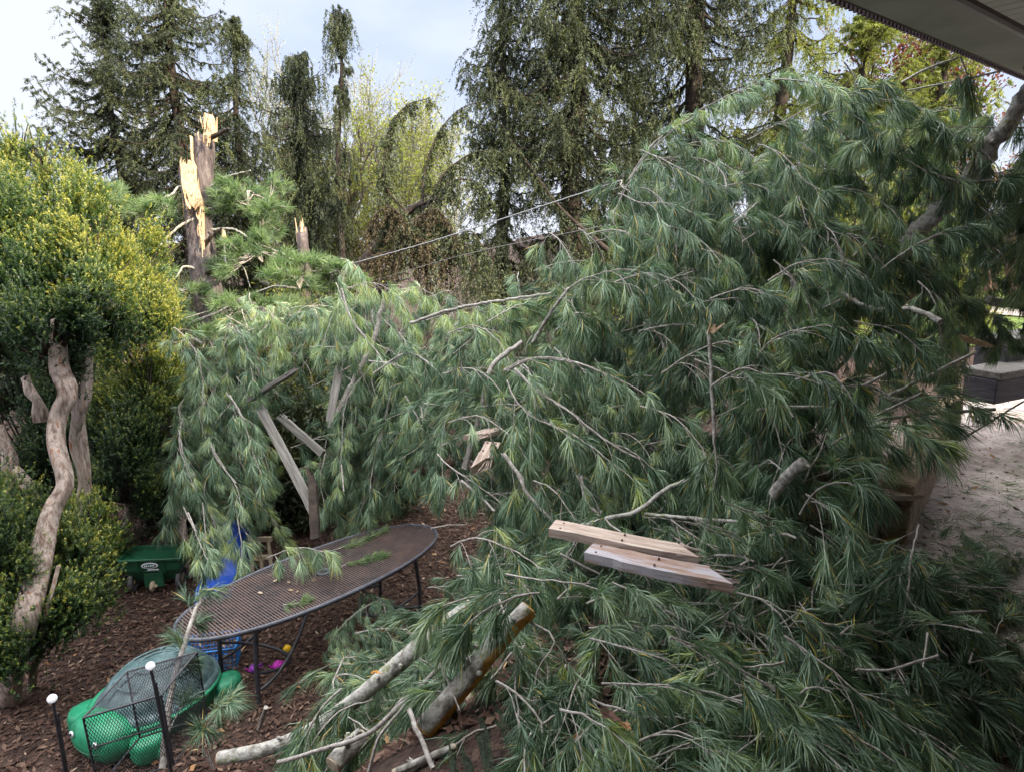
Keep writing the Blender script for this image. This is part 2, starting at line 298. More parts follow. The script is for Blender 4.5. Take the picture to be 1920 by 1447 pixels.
def bough(path, rng, r0=.0048, L=.135, twig=.24, step=.075, nn=42, hang=.6, spread=.33, droop=.38, w=.0036, start=.12, end_r=.0025, tint=None, bare=0.0, sub=True, lat_up=.0):
    """one bough along path -> (stem MB, needles MB)"""
    st = MB(); ne = MB()
    pts, tot = resample(path, .04)
    n = len(pts); rad = np.linspace(r0, end_r, n)
    pts = pts + rng.normal(size=pts.shape) * .002
    tube(st, pts, rad, 6, 0)
    tan = nrm(np.gradient(pts, axis=0)); bs = []; ds = []; tn = []
    k = tot * start; side = 1
    sl = np.linspace(0, tot, n)
    while k < tot:
        i = int(np.clip(round(k / tot * (n - 1)), 0, n - 1)); f = k / tot
        p = pts[i]; t = tan[i]
        lat = np.cross(t, [0, 0, 1.]); lat = lat / (np.linalg.norm(lat) + 1e-6)
        upv = np.cross(lat, t)
        az = rng.normal(0, .4)
        lv = side * lat * math.cos(az) + upv * (math.sin(az) + lat_up)
        tl = twig * (1 - .55 * f) * rng.uniform(.45, 1.25)
        if rng.random() < bare: k += step * rng.uniform(.6, 1.5); side = -side; continue
        d = nrm(t * rng.uniform(.7, 1.25) + lv * .65)
        q = [p]; m = max(3, int(tl / .05)); seg = tl / m
        for j in range(m):
            d = nrm(d + np.array([0, 0, -1.]) * hang * (.8 / m) * (1 + j * .5) + rng.normal(size=3) * .08); q.append(q[-1] + d * seg)
        q = np.array(q)
        tube(st, q, np.linspace(max(.0018, rad[i] * .4), .0014, len(q)), 3, 0, cap=False)
        bs.append(q[-1] + d * L * .12); ds.append(d + np.array([0, 0, -hang * .55]))
        if sub and m >= 3:
            for _ in range(rng.integers(1, 3)):
                j = rng.integers(1, m); sd = nrm(q[j] - q[j - 1]); rl = rng.normal(size=3); rl = nrm(rl - (rl @ sd) * sd)
                e = nrm(sd * .8 + rl * .6 + np.array([0, 0, -hang * .4])); sl2 = tl * rng.uniform(.25, .5)
                q2 = np.array([q[j], q[j] + e * sl2 * .5, q[j] + e * sl2 + np.array([0, 0, -hang * sl2 * .25])])
                tube(st, q2, [.0018, .0016, .0013], 3, 0, cap=False)
                bs.append(q2[-1]); ds.append(nrm(q2[-1] - q2[-2]) + np.array([0, 0, -hang * .5]))
        k += step * rng.uniform(.6, 1.5); side = -side
    for _ in range(2): bs.append(pts[-1]); ds.append(tan[-1] + rng.normal(size=3) * .25 + np.array([0, 0, -hang * .4]))
    base = rng.uniform(.12, .6) if tint is None else tint
    tn = np.clip(base + rng.normal(size=len(bs)) * .2, 0, .85)
    needles(ne, np.array(bs), np.array(ds), nn, L, spread, droop, w, rng, tint=tn)
    return st, ne

def variant(kind, seed, **kw):
    rng = np.random.default_rng(seed)
    l = rng.uniform(.75, 1.15)
    cx, cz = rng.normal(0, .12), rng.uniform(.8, 1.2)
    t = np.linspace(0, 1, 6)
    if kind == 'arch': z = .30 * np.sin(t * 2.4) * cz - .28 * t ** 2.4; y = t * .95
    elif kind == 'hang': z = .10 * np.sin(t * 3) - .85 * t ** 1.4 * cz; y = t * .55
    else: z = .06 * np.sin(t * 3 + 1) - .10 * t; y = t * 1.0
    path = np.stack([cx * np.sin(t * 3) + rng.normal(0, .02, 6), y, z], 1) * l
    a = dict(hang=dict(arch=.6, hang=.75, flat=.35)[kind], nn=42, start=.02); a.update(kw)
    s, n = bough(path, rng, **a)
    return s, n, path[3]
VARS = {}
for kd in ('arch', 'hang', 'flat'):
    VARS[kd] = []
    for k in range(7):
        s, n, c = variant(kd, 100 + k * 7 + len(kd))
        VARS[kd].append((s, n, c, s.mesh('bough_wood', M_TWIG), n.mesh('needles', M_PINE)))
def place_mtx(kind, vi, pos, yaw, pitch, roll, sc):
    c = VARS[kind][vi][2]
    m = Matrix.Rotation(yaw, 4, 'Z') @ Matrix.Rotation(pitch, 4, 'X') @ Matrix.Rotation(roll, 4, 'Y') @ Matrix.Scale(sc, 4)
    return Matrix.Translation(Vector(pos)) @ m @ Matrix.Translation(-Vector(c))
def put(kind, vi, mtx, name='bough', parent=None):
    s, n, c, ms, mn = VARS[kind][vi]
    o = bpy.data.objects.new(name, ms); COL.objects.link(o)
    if parent is not None: o.parent = parent; o.matrix_basis = Matrix.Translation(-parent.location) @ mtx
    else: o.matrix_basis = mtx
    q = bpy.data.objects.new('needles', mn); COL.objects.link(q); q.parent = o
    return o
def traced(px, d0, d1, rng, name='bough', parent=None, **kw):
    ds = np.linspace(d0, d1, len(px)); path = np.array([P(u, v, d) for (u, v), d in zip(px, ds)])
    org = path[0].copy()
    s, n = bough(path - org, rng, **kw)
    o = s.obj(name, M_TWIG, parent, tuple(org - (np.array(parent.location) if parent is not None else 0)))
    if n.V: n.obj('needles', M_PINE, o)
    return o
def stick(px, d0, d1, r0, r1, name, mat, parent=None, rng=None, sides=7, wob=.05, mats=None, stubs=0):
    rng = rng or np.random.default_rng(5)
    ds = np.linspace(d0, d1, len(px)); path = np.array([P(u, v, d) for (u, v), d in zip(px, ds)]); org = path[0].copy()
    pts, tot = resample(path - org, .035); pts = pts + rng.normal(size=pts.shape) * r0 * .12
    mb = MB(); tube(mb, pts, np.linspace(r0, r1, len(pts)) * .75, sides, 0, wob=wob, rng=rng)
    for _ in range(stubs):
        i = rng.integers(1, len(pts) - 1); e = nrm(rng.normal(size=3)); t = nrm(pts[i] - pts[i - 1]); e = nrm(e - (e @ t) * t * .4)
        tube(mb, np.array([pts[i], pts[i] + e * rng.uniform(.03, .12)]), [r0 * .3, r0 * .15], 5, 0)
    return mb.obj(name, mat, parent, tuple(org - (np.array(parent.location) if parent is not None else 0)))
def inpoly(poly, x, y):
    c = False; j = len(poly) - 1
    for i in range(len(poly)):
        xi, yi = poly[i]; xj, yj = poly[j]
        if (yi > y) != (yj > y) and x < (xj - xi) * (y - yi) / (yj - yi) + xi: c = not c
        j = i
    return c
DEP = [(600, 1430, 2.75), (1000, 1430, 1.95), (1500, 1430, 1.8), (1900, 1430, 1.95), (600, 1250, 3.9), (900, 1250, 2.8), (1300, 1250, 2.35), (1700, 1250, 2.35),
       (800, 1100, 4.2), (720, 1120, 4.6), (860, 1020, 4.4), (1100, 1080, 3.0), (1500, 1080, 2.8), (1800, 1100, 2.9), (900, 950, 4.5), (1150, 950, 3.6), (1500, 930, 3.0), (1700, 880, 3.3),
       (1000, 780, 4.0), (1200, 800, 3.8), (1500, 750, 3.1), (1750, 720, 3.6), (1500, 600, 3.5), (1200, 620, 4.3), (950, 600, 5.3), (1250, 450, 4.3), (1550, 450, 4.0),
       (1850, 500, 4.4), (1200, 320, 4.5), (1500, 250, 4.2), (1850, 250, 4.0), (720, 600, 6.6), (700, 800, 6.4), (650, 950, 6.5), (800, 950, 6.2), (420, 700, 6.4), (420, 900, 6.1), (400, 1050, 5.8), (600, 620, 7.2), (850, 850, 4.8), (520, 600, 7.5)]
DEPA = np.array(DEP, float)
def depth(u, v):
    w = 1 / ((DEPA[:, 0] - u) ** 2 + (DEPA[:, 1] - v) ** 2 + 900) ** 1.6
    return float((w * DEPA[:, 2]).sum() / w.sum())
KEEP = [(1690, 950, 175), (1790, 890, 190), (1500, 880, 40), (870, 1250, 45), (780, 1250, 35), (800, 985, 150)]
def fill(poly, n, rng, kinds, yaw, dyaw, pitch=0.0, sc=(.8, 1.1), back=(0, .5), sep=1.0):
    """yields matrices of boughs scattered over a region, best-candidate spacing"""
    us = [p[0] for p in poly]; vs = [p[1] for p in poly]; pts = []; out = []
    for k in range(n):
        best = None
        for _ in range(12):
            while True:
                u = rng.uniform(min(us), max(us)); v = rng.uniform(min(vs), max(vs))
                if inpoly(poly, u, v) and not any(math.hypot(u - a, v - b) < c for a, b, c in KEEP): break
            dd = min([(u - a) ** 2 + (v - b) ** 2 for a, b in pts] or [1e9])
            if best is None or dd > best[0]: best = (dd, u, v)
        _, u, v = best; pts.append((u, v))
        d = depth(u, v) + rng.uniform(*back)
        kd = kinds[rng.integers(len(kinds))]; vi = int(rng.integers(7))
        y = yaw(u, v) if callable(yaw) else yaw
        out.append((kd, vi, place_mtx(kd, vi, P(u, v, d), y + rng.normal() * dyaw, pitch + rng.normal() * .22, rng.normal() * .3, rng.uniform(*sc)), u, v))
    return out

# ================================================================== SETTING
rng = np.random.default_rng(11)
def sheet(name, x0, x1, y0, y1, nx, ny, mat, dz=0.0, inside=None, rough=.0):
    xs = np.linspace(x0, x1, nx); ys = np.linspace(y0, y1, ny); X, Y = np.meshgrid(xs, ys)
    Z = H(X, Y) + dz
    if rough: Z = Z + rng.normal(size=Z.shape) * rough
    V = np.stack([X, Y, Z], -1).reshape(-1, 3)
    i = np.arange(ny - 1)[:, None] * nx; j = np.arange(nx - 1)[None]
    q = np.stack([i + j, i + j + 1, i + nx + j + 1, i + nx + j], -1).reshape(-1, 4)
    if inside is not None:
        c = V[q].mean(1); q = q[inside(c[:, 0], c[:, 1])]
    mb = MB(); mb.add(V, np.vstack([q[:, [0, 1, 2]], q[:, [0, 2, 3]]]), 0, .5, True)
    return tag(mb.obj(name, mat), kind='structure')
XE = np.concatenate([np.linspace(-400, -12, 24)[:-1], np.linspace(-12, 14, 200), np.linspace(14, 400, 24)[1:]])
YE = np.concatenate([np.linspace(-60, -4, 10)[:-1], np.linspace(-4, 16, 160), np.linspace(16, 700, 40)[1:]])
X, Y = np.meshgrid(XE, YE); Z = H(X, Y)
V = np.stack([X, Y, Z], -1).reshape(-1, 3); nx = len(XE); ny = len(YE)
i = np.arange(ny - 1)[:, None] * nx; j = np.arange(nx - 1)[None]
q = np.stack([i + j, i + j + 1, i + nx + j + 1, i + nx + j], -1).reshape(-1, 4)
mb = MB(); mb.add(V, np.vstack([q[:, [0, 1, 2]], q[:, [0, 2, 3]]])); tag(mb.obj('ground', M_GROUND), kind='structure')
# path on the right beside the timber wall, lawn and pale road behind it
wl = lambda x, y: (x > 2.2 + (y - 3.66) * .78) & (y < 9.5) & (y > 2.55 - .1 * x)
sheet('path', 1.6, 12, 1.6, 9.5, 150, 120, M_PATH, .012, wl)
sheet('lawn', 1.5, 60, 11, 38, 120, 60, M_LAWN, .02)
sheet('road', 2.0, 60, 13.2, 15.0, 100, 6, M_ROAD, .05)

# chips, litter, dropped needles
def scatter_chips(name, mat, n, region, size, tint, flat=.35, dz=.004):
    r = np.random.default_rng(len(name) * 7 + n)
    x0, x1, y0, y1 = region; x = r.uniform(x0, x1, n); y = r.uniform(y0, y1, n)
    z = H(x, y) + dz + r.uniform(0, .012, n)
    a = r.uniform(0, 2 * np.pi, n); L = r.uniform(*size, n) * .5; w = L * r.uniform(.2, .5, n)
    tz = r.normal(size=n) * flat
    e = np.stack([np.cos(a), np.sin(a), tz * .6], 1) * L[:, None]; f = np.stack([-np.sin(a), np.cos(a), r.normal(size=n) * flat], 1) * w[:, None]
    c = np.stack([x, y, z + .5 * L * np.abs(tz)], 1)
    V = np.stack([c - e, c + f * .9, c + e * .9, c - f], 1).reshape(-1, 3); k = np.arange(n)[:, None] * 4
    mb = MB(); mb.add(V, np.vstack([k + [0, 3, 2], k + [0, 2, 1]]), 0, np.repeat(tint(r, n), 4), False)
    return tag(mb.obj(name, mat), name.replace('_', ' ') + ' scattered over the garden ground', name.split('_')[0] + ' litter', kind='stuff')
scatter_chips('brown_mulch_chips', M_CHIP, 70000, (-6.0, .6, 2.0, 8.5), (.012, .075), lambda r, n: np.clip(r.beta(1.6, 2.6, n), 0, 1))
scatter_chips('mulch_chips_right', M_CHIP, 9000, (1.2, 6.5, 1.3, 8.0), (.008, .04), lambda r, n: np.clip(r.beta(2.0, 2.0, n), 0, 1), dz=.014)
scatter_chips('dry_leaf_litter', M_LITTER, 420, (-5.5, 4.0, 1.6, 8), (.03, .09), lambda r, n: r.random(n), .5, .02)
def loose_needles(name, n, poly, dz):
    r = np.random.default_rng(n); out = []
    us = [p[0] for p in poly]; vs = [p[1] for p in poly]
    while len(out) < n:
        u = r.uniform(min(us), max(us)); v = r.uniform(min(vs), max(vs))
        if inpoly(poly, u, v): out.append(G(u, v, dz) + [0, 0, .012])
    b = np.array(out); a = r.uniform(0, 2 * np.pi, n); d = np.stack([np.cos(a), np.sin(a), r.normal(size=n) * .1], 1)
    mb = MB(); needles(mb, b, d, 16, .11, .5, .05, .0022, r, back=.8)
    return tag(mb.obj(name, M_PINE), 'loose green needles dropped over the gravel path', 'pine needles', kind='stuff')
loose_needles('dropped_needles', 260, [(1650, 1020), (1900, 830), (1919, 830), (1919, 1447), (1780, 1300)], .01)

# ------------------------------------------------------------------ house with the porch roof overhead
E0 = np.array([1.36, 3.12]); TD = np.array([.8, .6]); ND = np.array([.6, -.8])
hr = empty('house', (0, 0, 0)); tag(hr, 'house with grey porch eave and ribbed soffit jutting in overhead at upper right', 'house')
S0, S1, EZ = -9.0, 5.3, 2.7
HROT = np.array([[TD[0], ND[0], 0], [TD[1], ND[1], 0], [0, 0, 1]])
def hp(s, n, z): return (E0[0] + TD[0] * s + ND[0] * n, E0[1] + TD[1] * s + ND[1] * n, z)
def hbox(mb, s0, s1, n0, n1, z0, z1, bev=0.0, mat=0): return box(mb, hp((s0 + s1) / 2, (n0 + n1) / 2, (z0 + z1) / 2), (s1 - s0, n1 - n0, z1 - z0), HROT, mat, bev)
mb = MB(); hbox(mb, S0, S1, .02, .30, EZ, EZ + .22, .008); mb.obj('fascia', M_FASC, hr)
mb = MB(); hbox(mb, S0, S1, .30, 2.6, EZ + .03, EZ + .05); mb.obj('soffit_backing', M_GUT, hr)
mb = MB(); s = S0
while s < S1 - .21:
    hbox(mb, s + .003, s + .083, .345, 2.6, EZ + .012, EZ + .034, .004)
    s += .09
mb.obj('soffit', M_SOFF, hr)
mb = MB(); hbox(mb, S0, S1, -.10, .018, EZ + .06, EZ + .17, .012)
s = S0
while s < S1:
    hbox(mb, s, s + .018, -.118, -.10, EZ + .05, EZ + .085); s += .04
mb.obj('gutter', M_GUT, hr)
mb = MB(); a0 = hp(S0, -.14, EZ + .24); a1 = hp(S1 + .15, -.14, EZ + .24); b1 = hp(S1 + .15, 2.7, EZ + 1.3); b0 = hp(S0, 2.7, EZ + 1.3)
up = np.array([0, 0, .06]); Vr = np.array([a0, a1, b1, b0] + [np.array(p) + up for p in (a0, a1, b1, b0)])
mb.add(Vr, [[0, 2, 1], [0, 3, 2], [4, 5, 6], [4, 6, 7], [0, 1, 5], [0, 5, 4], [1, 2, 6], [1, 6, 5], [2, 3, 7], [2, 7, 6], [3, 0, 4], [3, 4, 7]], 0, .5, False)
mb.obj('porch_roof', M_SLATE, hr)
mb = MB(); hbox(mb, S0, S1, 2.75, 9.0, -1.7, 4.4)
z = -.1
while z < 4.3:
    hbox(mb, S0 - .012, S1 + .012, 2.72, 2.75, z, z + .165, .006); z += .18
mb.obj('wall', M_SIDING, hr)
mb = MB(); hp0 = [hp(S0 - .4, 2.3, 4.4), hp(S1 + .4, 2.3, 4.4), hp(S1 + .4, 9.4, 4.4), hp(S0 - .4, 9.4, 4.4), hp(S0 - .4, 5.9, 5.6), hp(S1 + .4, 5.9, 5.6)]
mb.add(hp0, [[0, 1, 5], [0, 5, 4], [2, 3, 4], [2, 4, 5], [1, 2, 5], [3, 0, 4], [0, 3, 2], [0, 2, 1]], 0, .5, False); mb.obj('roof', M_SLATE, hr)
for sw in (-4.2, .6, 3.4):
    mb = MB()
    hbox(mb, sw - .06, sw + 1.26, 2.66, 2.716, .9, .97, .005); hbox(mb, sw - .06, sw + 1.26, 2.66, 2.716, 2.13, 2.2, .005)
    hbox(mb, sw - .06, sw, 2.66, 2.716, .972, 2.128, .005); hbox(mb, sw + 1.2, sw + 1.26, 2.66, 2.716, .972, 2.128, .005); hbox(mb, sw + .58, sw + .62, 2.67, 2.71, .972, 2.128, .004)
    f = mb.obj('window', M_WHITE, hr); g = MB(); hbox(g, sw + .002, sw + 1.198, 2.69, 2.70, .972, 2.128); g.obj('pane', M_GLASS, f)
for sp_ in (-8.6, 5.0):
    mb = MB(); p = hp(sp_, .16, 0); h0 = float(H(p[0], p[1])) - .1
    box(mb, (p[0], p[1], (h0 + EZ) / 2), (.12, .12, EZ - h0), HROT, 0, .01); mb.obj('post', M_FASC, hr)

# ------------------------------------------------------------------ timber retaining wall
tw = empty('timber_retaining_wall', tuple(P(1680, 1000, 3.95))); tag(tw, 'low weathered timber retaining wall between pine heap and gravel path', 'retaining wall')
A = np.array([2.12, 3.45]); B = np.array([4.1, 6.0]); dv = (B - A) / np.linalg.norm(B - A)
for k, zc in enumerate((.07, .20, .33)):
    a = A + dv * (.0 if k < 2 else .03); b = B
    mb = MB(); nseg = 3
    for q_ in range(nseg):
        p0 = a + (b - a) * q_ / nseg + dv * .004; p1 = a + (b - a) * (q_ + 1) / nseg - dv * .004
        beam(mb, (*p0, zc), (*p1, zc), .14, .126, bev=.01)
    o = mb.obj('timber', M_TIMBER, tw); o.location = -Vector(tw.location)
nl = np.array([-dv[1], dv[0]])
for k, zc in enumerate((.07, .20, .33)):
    p0 = A + nl * .075; p1 = A + nl * 1.5; mb = MB(); beam(mb, (*p0, zc + .002), (*p1, zc + .002), .136, .124, bev=.01); o = mb.obj('end_timber', M_TIMBER, tw); o.location = -Vector(tw.location)
mb = MB()
for k in range(5):
    p0 = A + nl * (.14 * k + .15) + dv * .02; p1 = A + nl * (.14 * k + .15) + dv * (1.6 - .1 * k)
    beam(mb, (*p0, .36 + .004 * (k % 2)), (*p1, .36), .132, .035, bev=.004)
o = mb.obj('top_board', M_WOODB, tw); o.location = -Vector(tw.location)
# dark plank steps beside the path, right edge
for k, (u0, v0, u1, v1, d0, d1, lab) in enumerate([(1860, 640, 2100, 600, 5.6, 6.4, 'dark weathered plank lying higher at the right edge behind the boughs'), (1840, 700, 2100, 655, 5.3, 6.0, 'dark weathered plank lying lower at the right edge behind the boughs')]):
    a = P(u0, v0, d0); b = P(u1, v1, d1); mb = MB(); beam(mb, a, b, .30, .06, 0, bev=.006); beam(mb, a + [0, .0, -.13], b + [0, .0, -.13], .26, .19, 1, bev=.006)
    tag(mb.obj('plank', [M_WOODG, M_SLATE]), lab, 'plank')
# red brown rail fence by the lawn
fr = empty('rail_fence', tuple(P(1860, 560, 8.5))); tag(fr, 'red brown split rail fence at the lawn edge beyond the fallen crown', 'fence')
fo = Vector(fr.location)
for (u, v0, v1) in ((1856, 410, 545), (1900, 405, 550), (1975, 405, 560)):
    mb = MB(); a = P(u, v0, 8.5 if u != 1890 else 8.3); b = P(u, v1, 8.5); beam(mb, a, b, .13, .13, up=(1, 0, 0), bev=.01); mb.obj('post', M_RWOOD, fr, tuple(-fo))
for (v0, v1) in ((432, 410), (478, 462)):
    mb = MB(); beam(mb, P(1840, v0, 8.42), P(2010, v1, 8.42), .07, .10, bev=.01); mb.obj('rail', M_RWOOD, fr, tuple(-fo))
bf = empty('low_plank_fence', tuple(P(1430, 600, 9.0))); tag(bf, 'low pinkish board fence glimpsed through the middle of the fallen crown', 'fence'); bo = Vector(bf.location)
for (v0, v1, u0, u1) in ((592, 576, 1370, 1470), (618, 606, 1376, 1468)):
    mb = MB(); beam(mb, P(u0, v0, 9), P(u1, v1, 9.2), .05, .14, bev=.006); mb.obj('rail', M_RWOOD, bf, tuple(-bo))
for u in (1390, 1452):
    mb = MB(); beam(mb, P(u, 570, 9.05), P(u, 660, 9.05), .09, .09, up=(1, 0, 0), bev=.006); mb.obj('post', M_RWOOD, bf, tuple(-bo))

# ================================================================== FAR TREES
def prof_world(prof, d):
    z = [P(960, v, d)[2] for v, _ in prof]; r = [h / FPX * d for _, h in prof]
    o = np.argsort(z); return np.array(z)[o], np.array(r)[o]
def spruce(u, d, prof, seed, label, mat=M_SPR, name='spruce_tree', nl=120, hang=.45, trunk_r=.17, lean=0.0, hangv=1.0, le=.06, we=.017, K=44, step=.085, upt=.5, cover=.88, group='tall spruces behind the garden'):
    r = np.random.default_rng(seed); zs, rs = prof_world(prof, d); base = P(u, 400, d); bx, by = base[0], base[1]; gz = float(H(bx, by))
    root = empty(name, (bx, by, gz)); tag(root, label, 'spruce tree' if 'spruce' in name else 'tree', group)
    top = zs[-1]; tp = MB(); zz = np.linspace(gz - .1, top, 24)
    tx = bx + lean * (zz - gz) + .05 * np.sin(zz * 1.3 + seed); pts = np.stack([tx - bx, np.zeros(24) + .04 * np.sin(zz), zz - gz], 1)
    tube(tp, pts, trunk_r * (1.02 - (zz - gz) / (top - gz)) ** .8 + .01, 9, 0, wob=.05, rng=r); 
    fo = MB()
    zlo = zs[0]
    hts = zlo + (top - zlo) * (1 - (1 - r.random(nl)) ** 1.0) ; hts = np.sort(np.concatenate([hts, top - (top - zlo) * r.uniform(.0, .14, 16)]))
    for h in hts:
        Rr = float(np.interp(h, zs, rs)) * r.uniform(.55, 1.12)
        if top - h < .14 * (top - zlo): Rr = max(Rr, .16 + .9 * (top - h) / (top - zlo) * 2.2 * r.uniform(.6, 1.2))
        az = r.uniform(0, 2 * np.pi); o = np.array([math.cos(az), math.sin(az), 0]); n = max(4, int(Rr / step)); t = np.linspace(0, 1, n)
        sag = Rr * r.uniform(.15, .45)
        pz = -sag * np.sin(t * 2.2) + upt * Rr * .45 * t ** 3 + (1 - (h - zlo) / (top - zlo)) * (-.05) * t
        if (top - h) < 1.0: pz = Rr * .6 * t
        px = np.interp(h, zz, pts[:, 0])
        lp = np.stack([px + o[0] * t * Rr, o[1] * t * Rr, h - gz + pz], 1) + r.normal(size=(n, 3)) * .015
        tube(tp, lp, np.linspace(.03, .006, n) * min(1, Rr / 1.2 + .3), 4, 0, cap=False)
        m0 = int(n * .12)
        st = np.repeat(lp[m0:], 2, 0); st = st[r.random(len(st)) < cover]; m = len(st)
        if not m: continue
        side = np.where(r.random(m) < .5, -1., 1.); lat = np.array([-o[1], o[0], 0])
        bd = lat * (side * r.uniform(.2, .9, m))[:, None] + o * r.uniform(-.1, .6, m)[:, None] + np.array([0, 0, -1.]) * (r.uniform(.2, 1.3, m) * hangv)[:, None]
        bd = nrm(bd); bl = hang * r.uniform(.35, 1.25, m) * min(1.0, .45 + Rr)
        tv = np.clip(r.beta(2, 2, m) * .6 + r.uniform(0, .4), 0, 1); bl = bl * (.35 + 1.15 * np.clip(np.sin(np.arange(m) * r.uniform(.25, .6) + h * 3) + .4, 0, 1))
        # twig line
        kk = K; s = r.random((m, kk)) * 1.0
        drop = np.array([0, 0, -1.]) * (s ** 2 * (bl * .45 * hangv)[:, None])[..., None]
        pos = st[:, None] + bd[:, None] * (s * bl[:, None])[..., None] + drop + r.normal(size=(m, kk, 3)) * .014
        ed = nrm(bd[:, None] * .8 + np.array([0, 0, -.35 * hangv]) + r.normal(size=(m, kk, 3)) * .55)
        pos = pos.reshape(-1, 3); ed = ed.reshape(-1, 3); N = len(pos)
        sv = nrm(np.cross(ed, r.normal(size=(N, 3)))) * we; L = le * r.uniform(.6, 1.3, N)[:, None]
        V = np.stack([pos - sv * .6, pos + sv * .6, pos + ed * L], 1).reshape(-1, 3)
        tt = np.clip(np.repeat(tv, kk) + r.normal(size=N) * .12, 0, 1)
        fo.add(V, np.arange(N * 3).reshape(-1, 3), 0, np.repeat(tt, 3), False)
    tp.obj('trunk', M_DBARK, root)
    fo.obj('crown', mat, root)
    return root
spruce(352, 17.0, [(-260, 5), (-120, 50), (0, 84), (80, 105), (150, 118), (260, 130), (400, 150), (560, 165)], 3, 'tallest spruce at left whose tip leaves the top of the picture', nl=250, hang=.42, hangv=.55, K=42)
spruce(235, 18.0, [(20, 5), (70, 50), (150, 95), (220, 125), (330, 118), (440, 120), (560, 130)], 4, 'wide dark spruce left of the splintered trunk and above the yews', nl=200, hang=.36, hangv=.4, upt=.9, K=40)
spruce(462, 18.5, [(60, 4), (130, 40), (220, 66), (330, 70), (450, 80), (560, 90)], 5, 'slim spruce standing just right of the splintered trunk top', nl=130, hang=.5)
spruce(575, 16.0, [(120, 10), (170, 50), (230, 85), (330, 92), (420, 80), (520, 80)], 6, 'spruce with drooping grey curtains before the yellow green tree', nl=150, hang=.6, hangv=1.6, upt=.2)
spruce(622, 15.0, [(45, 6), (90, 26), (130, 30), (170, 14), (260, 30), (420, 46)], 7, 'thin scraggy spruce leader with a small drooping top in open sky', nl=46, hang=.4, hangv=1.8, trunk_r=.09, lean=.05)
spruce(1075, 14.0, [(-420, 20), (-120, 150), (40, 190), (160, 195), (240, 180), (320, 110), (420, 130), (540, 220)], 8, 'huge weeping spruce in the centre with long hanging branchlets', nl=235, hang=.55, hangv=.95, trunk_r=.26, K=46)
spruce(945, 14.6, [(-60, 10), (-10, 50), (60, 66), (160, 74), (240, 84), (320, 60), (450, 110), (560, 120)], 9, 'narrow weeping spruce at the left side of the central group', nl=110, hang=.52, hangv=1.0)
spruce(1290, 14.5, [(-500, 20), (-160, 120), (0, 160), (120, 170), (260, 175), (420, 180), (540, 180)], 10, 'tall dark spruce right of centre behind the fallen crown', nl=200, hang=.52, hangv=1.0, trunk_r=.25)
spruce(1450, 15.5, [(-380, 15), (-60, 95), (60, 105), (150, 130), (300, 150), (500, 160)], 12, 'olive green weeping spruce left of the grey eave', mat=M_SPRY, nl=150, hang=.5, hangv=.9)
spruce(1590, 13.0, [(40, 12), (90, 50), (140, 95), (200, 130), (320, 150), (500, 160)], 13, 'low sunlit yellow green spruce with spreading branches below the eave', mat=M_SPRY, nl=150, hang=.3, hangv=.4, upt=1.1)
spruce(1730, 14.0, [(75, 10), (120, 50), (200, 95), (300, 110), (500, 130)], 14, 'sunlit yellow green spruce half hidden under the eave corner', mat=M_SPRY, nl=110, hang=.3, hangv=.5, upt=1.0)
spruce(1180, 18.5, [(150, 10), (300, 90), (400, 140), (540, 170)], 15, 'small dark spruce filling the gap low behind the central trunks', nl=90, hang=.5)

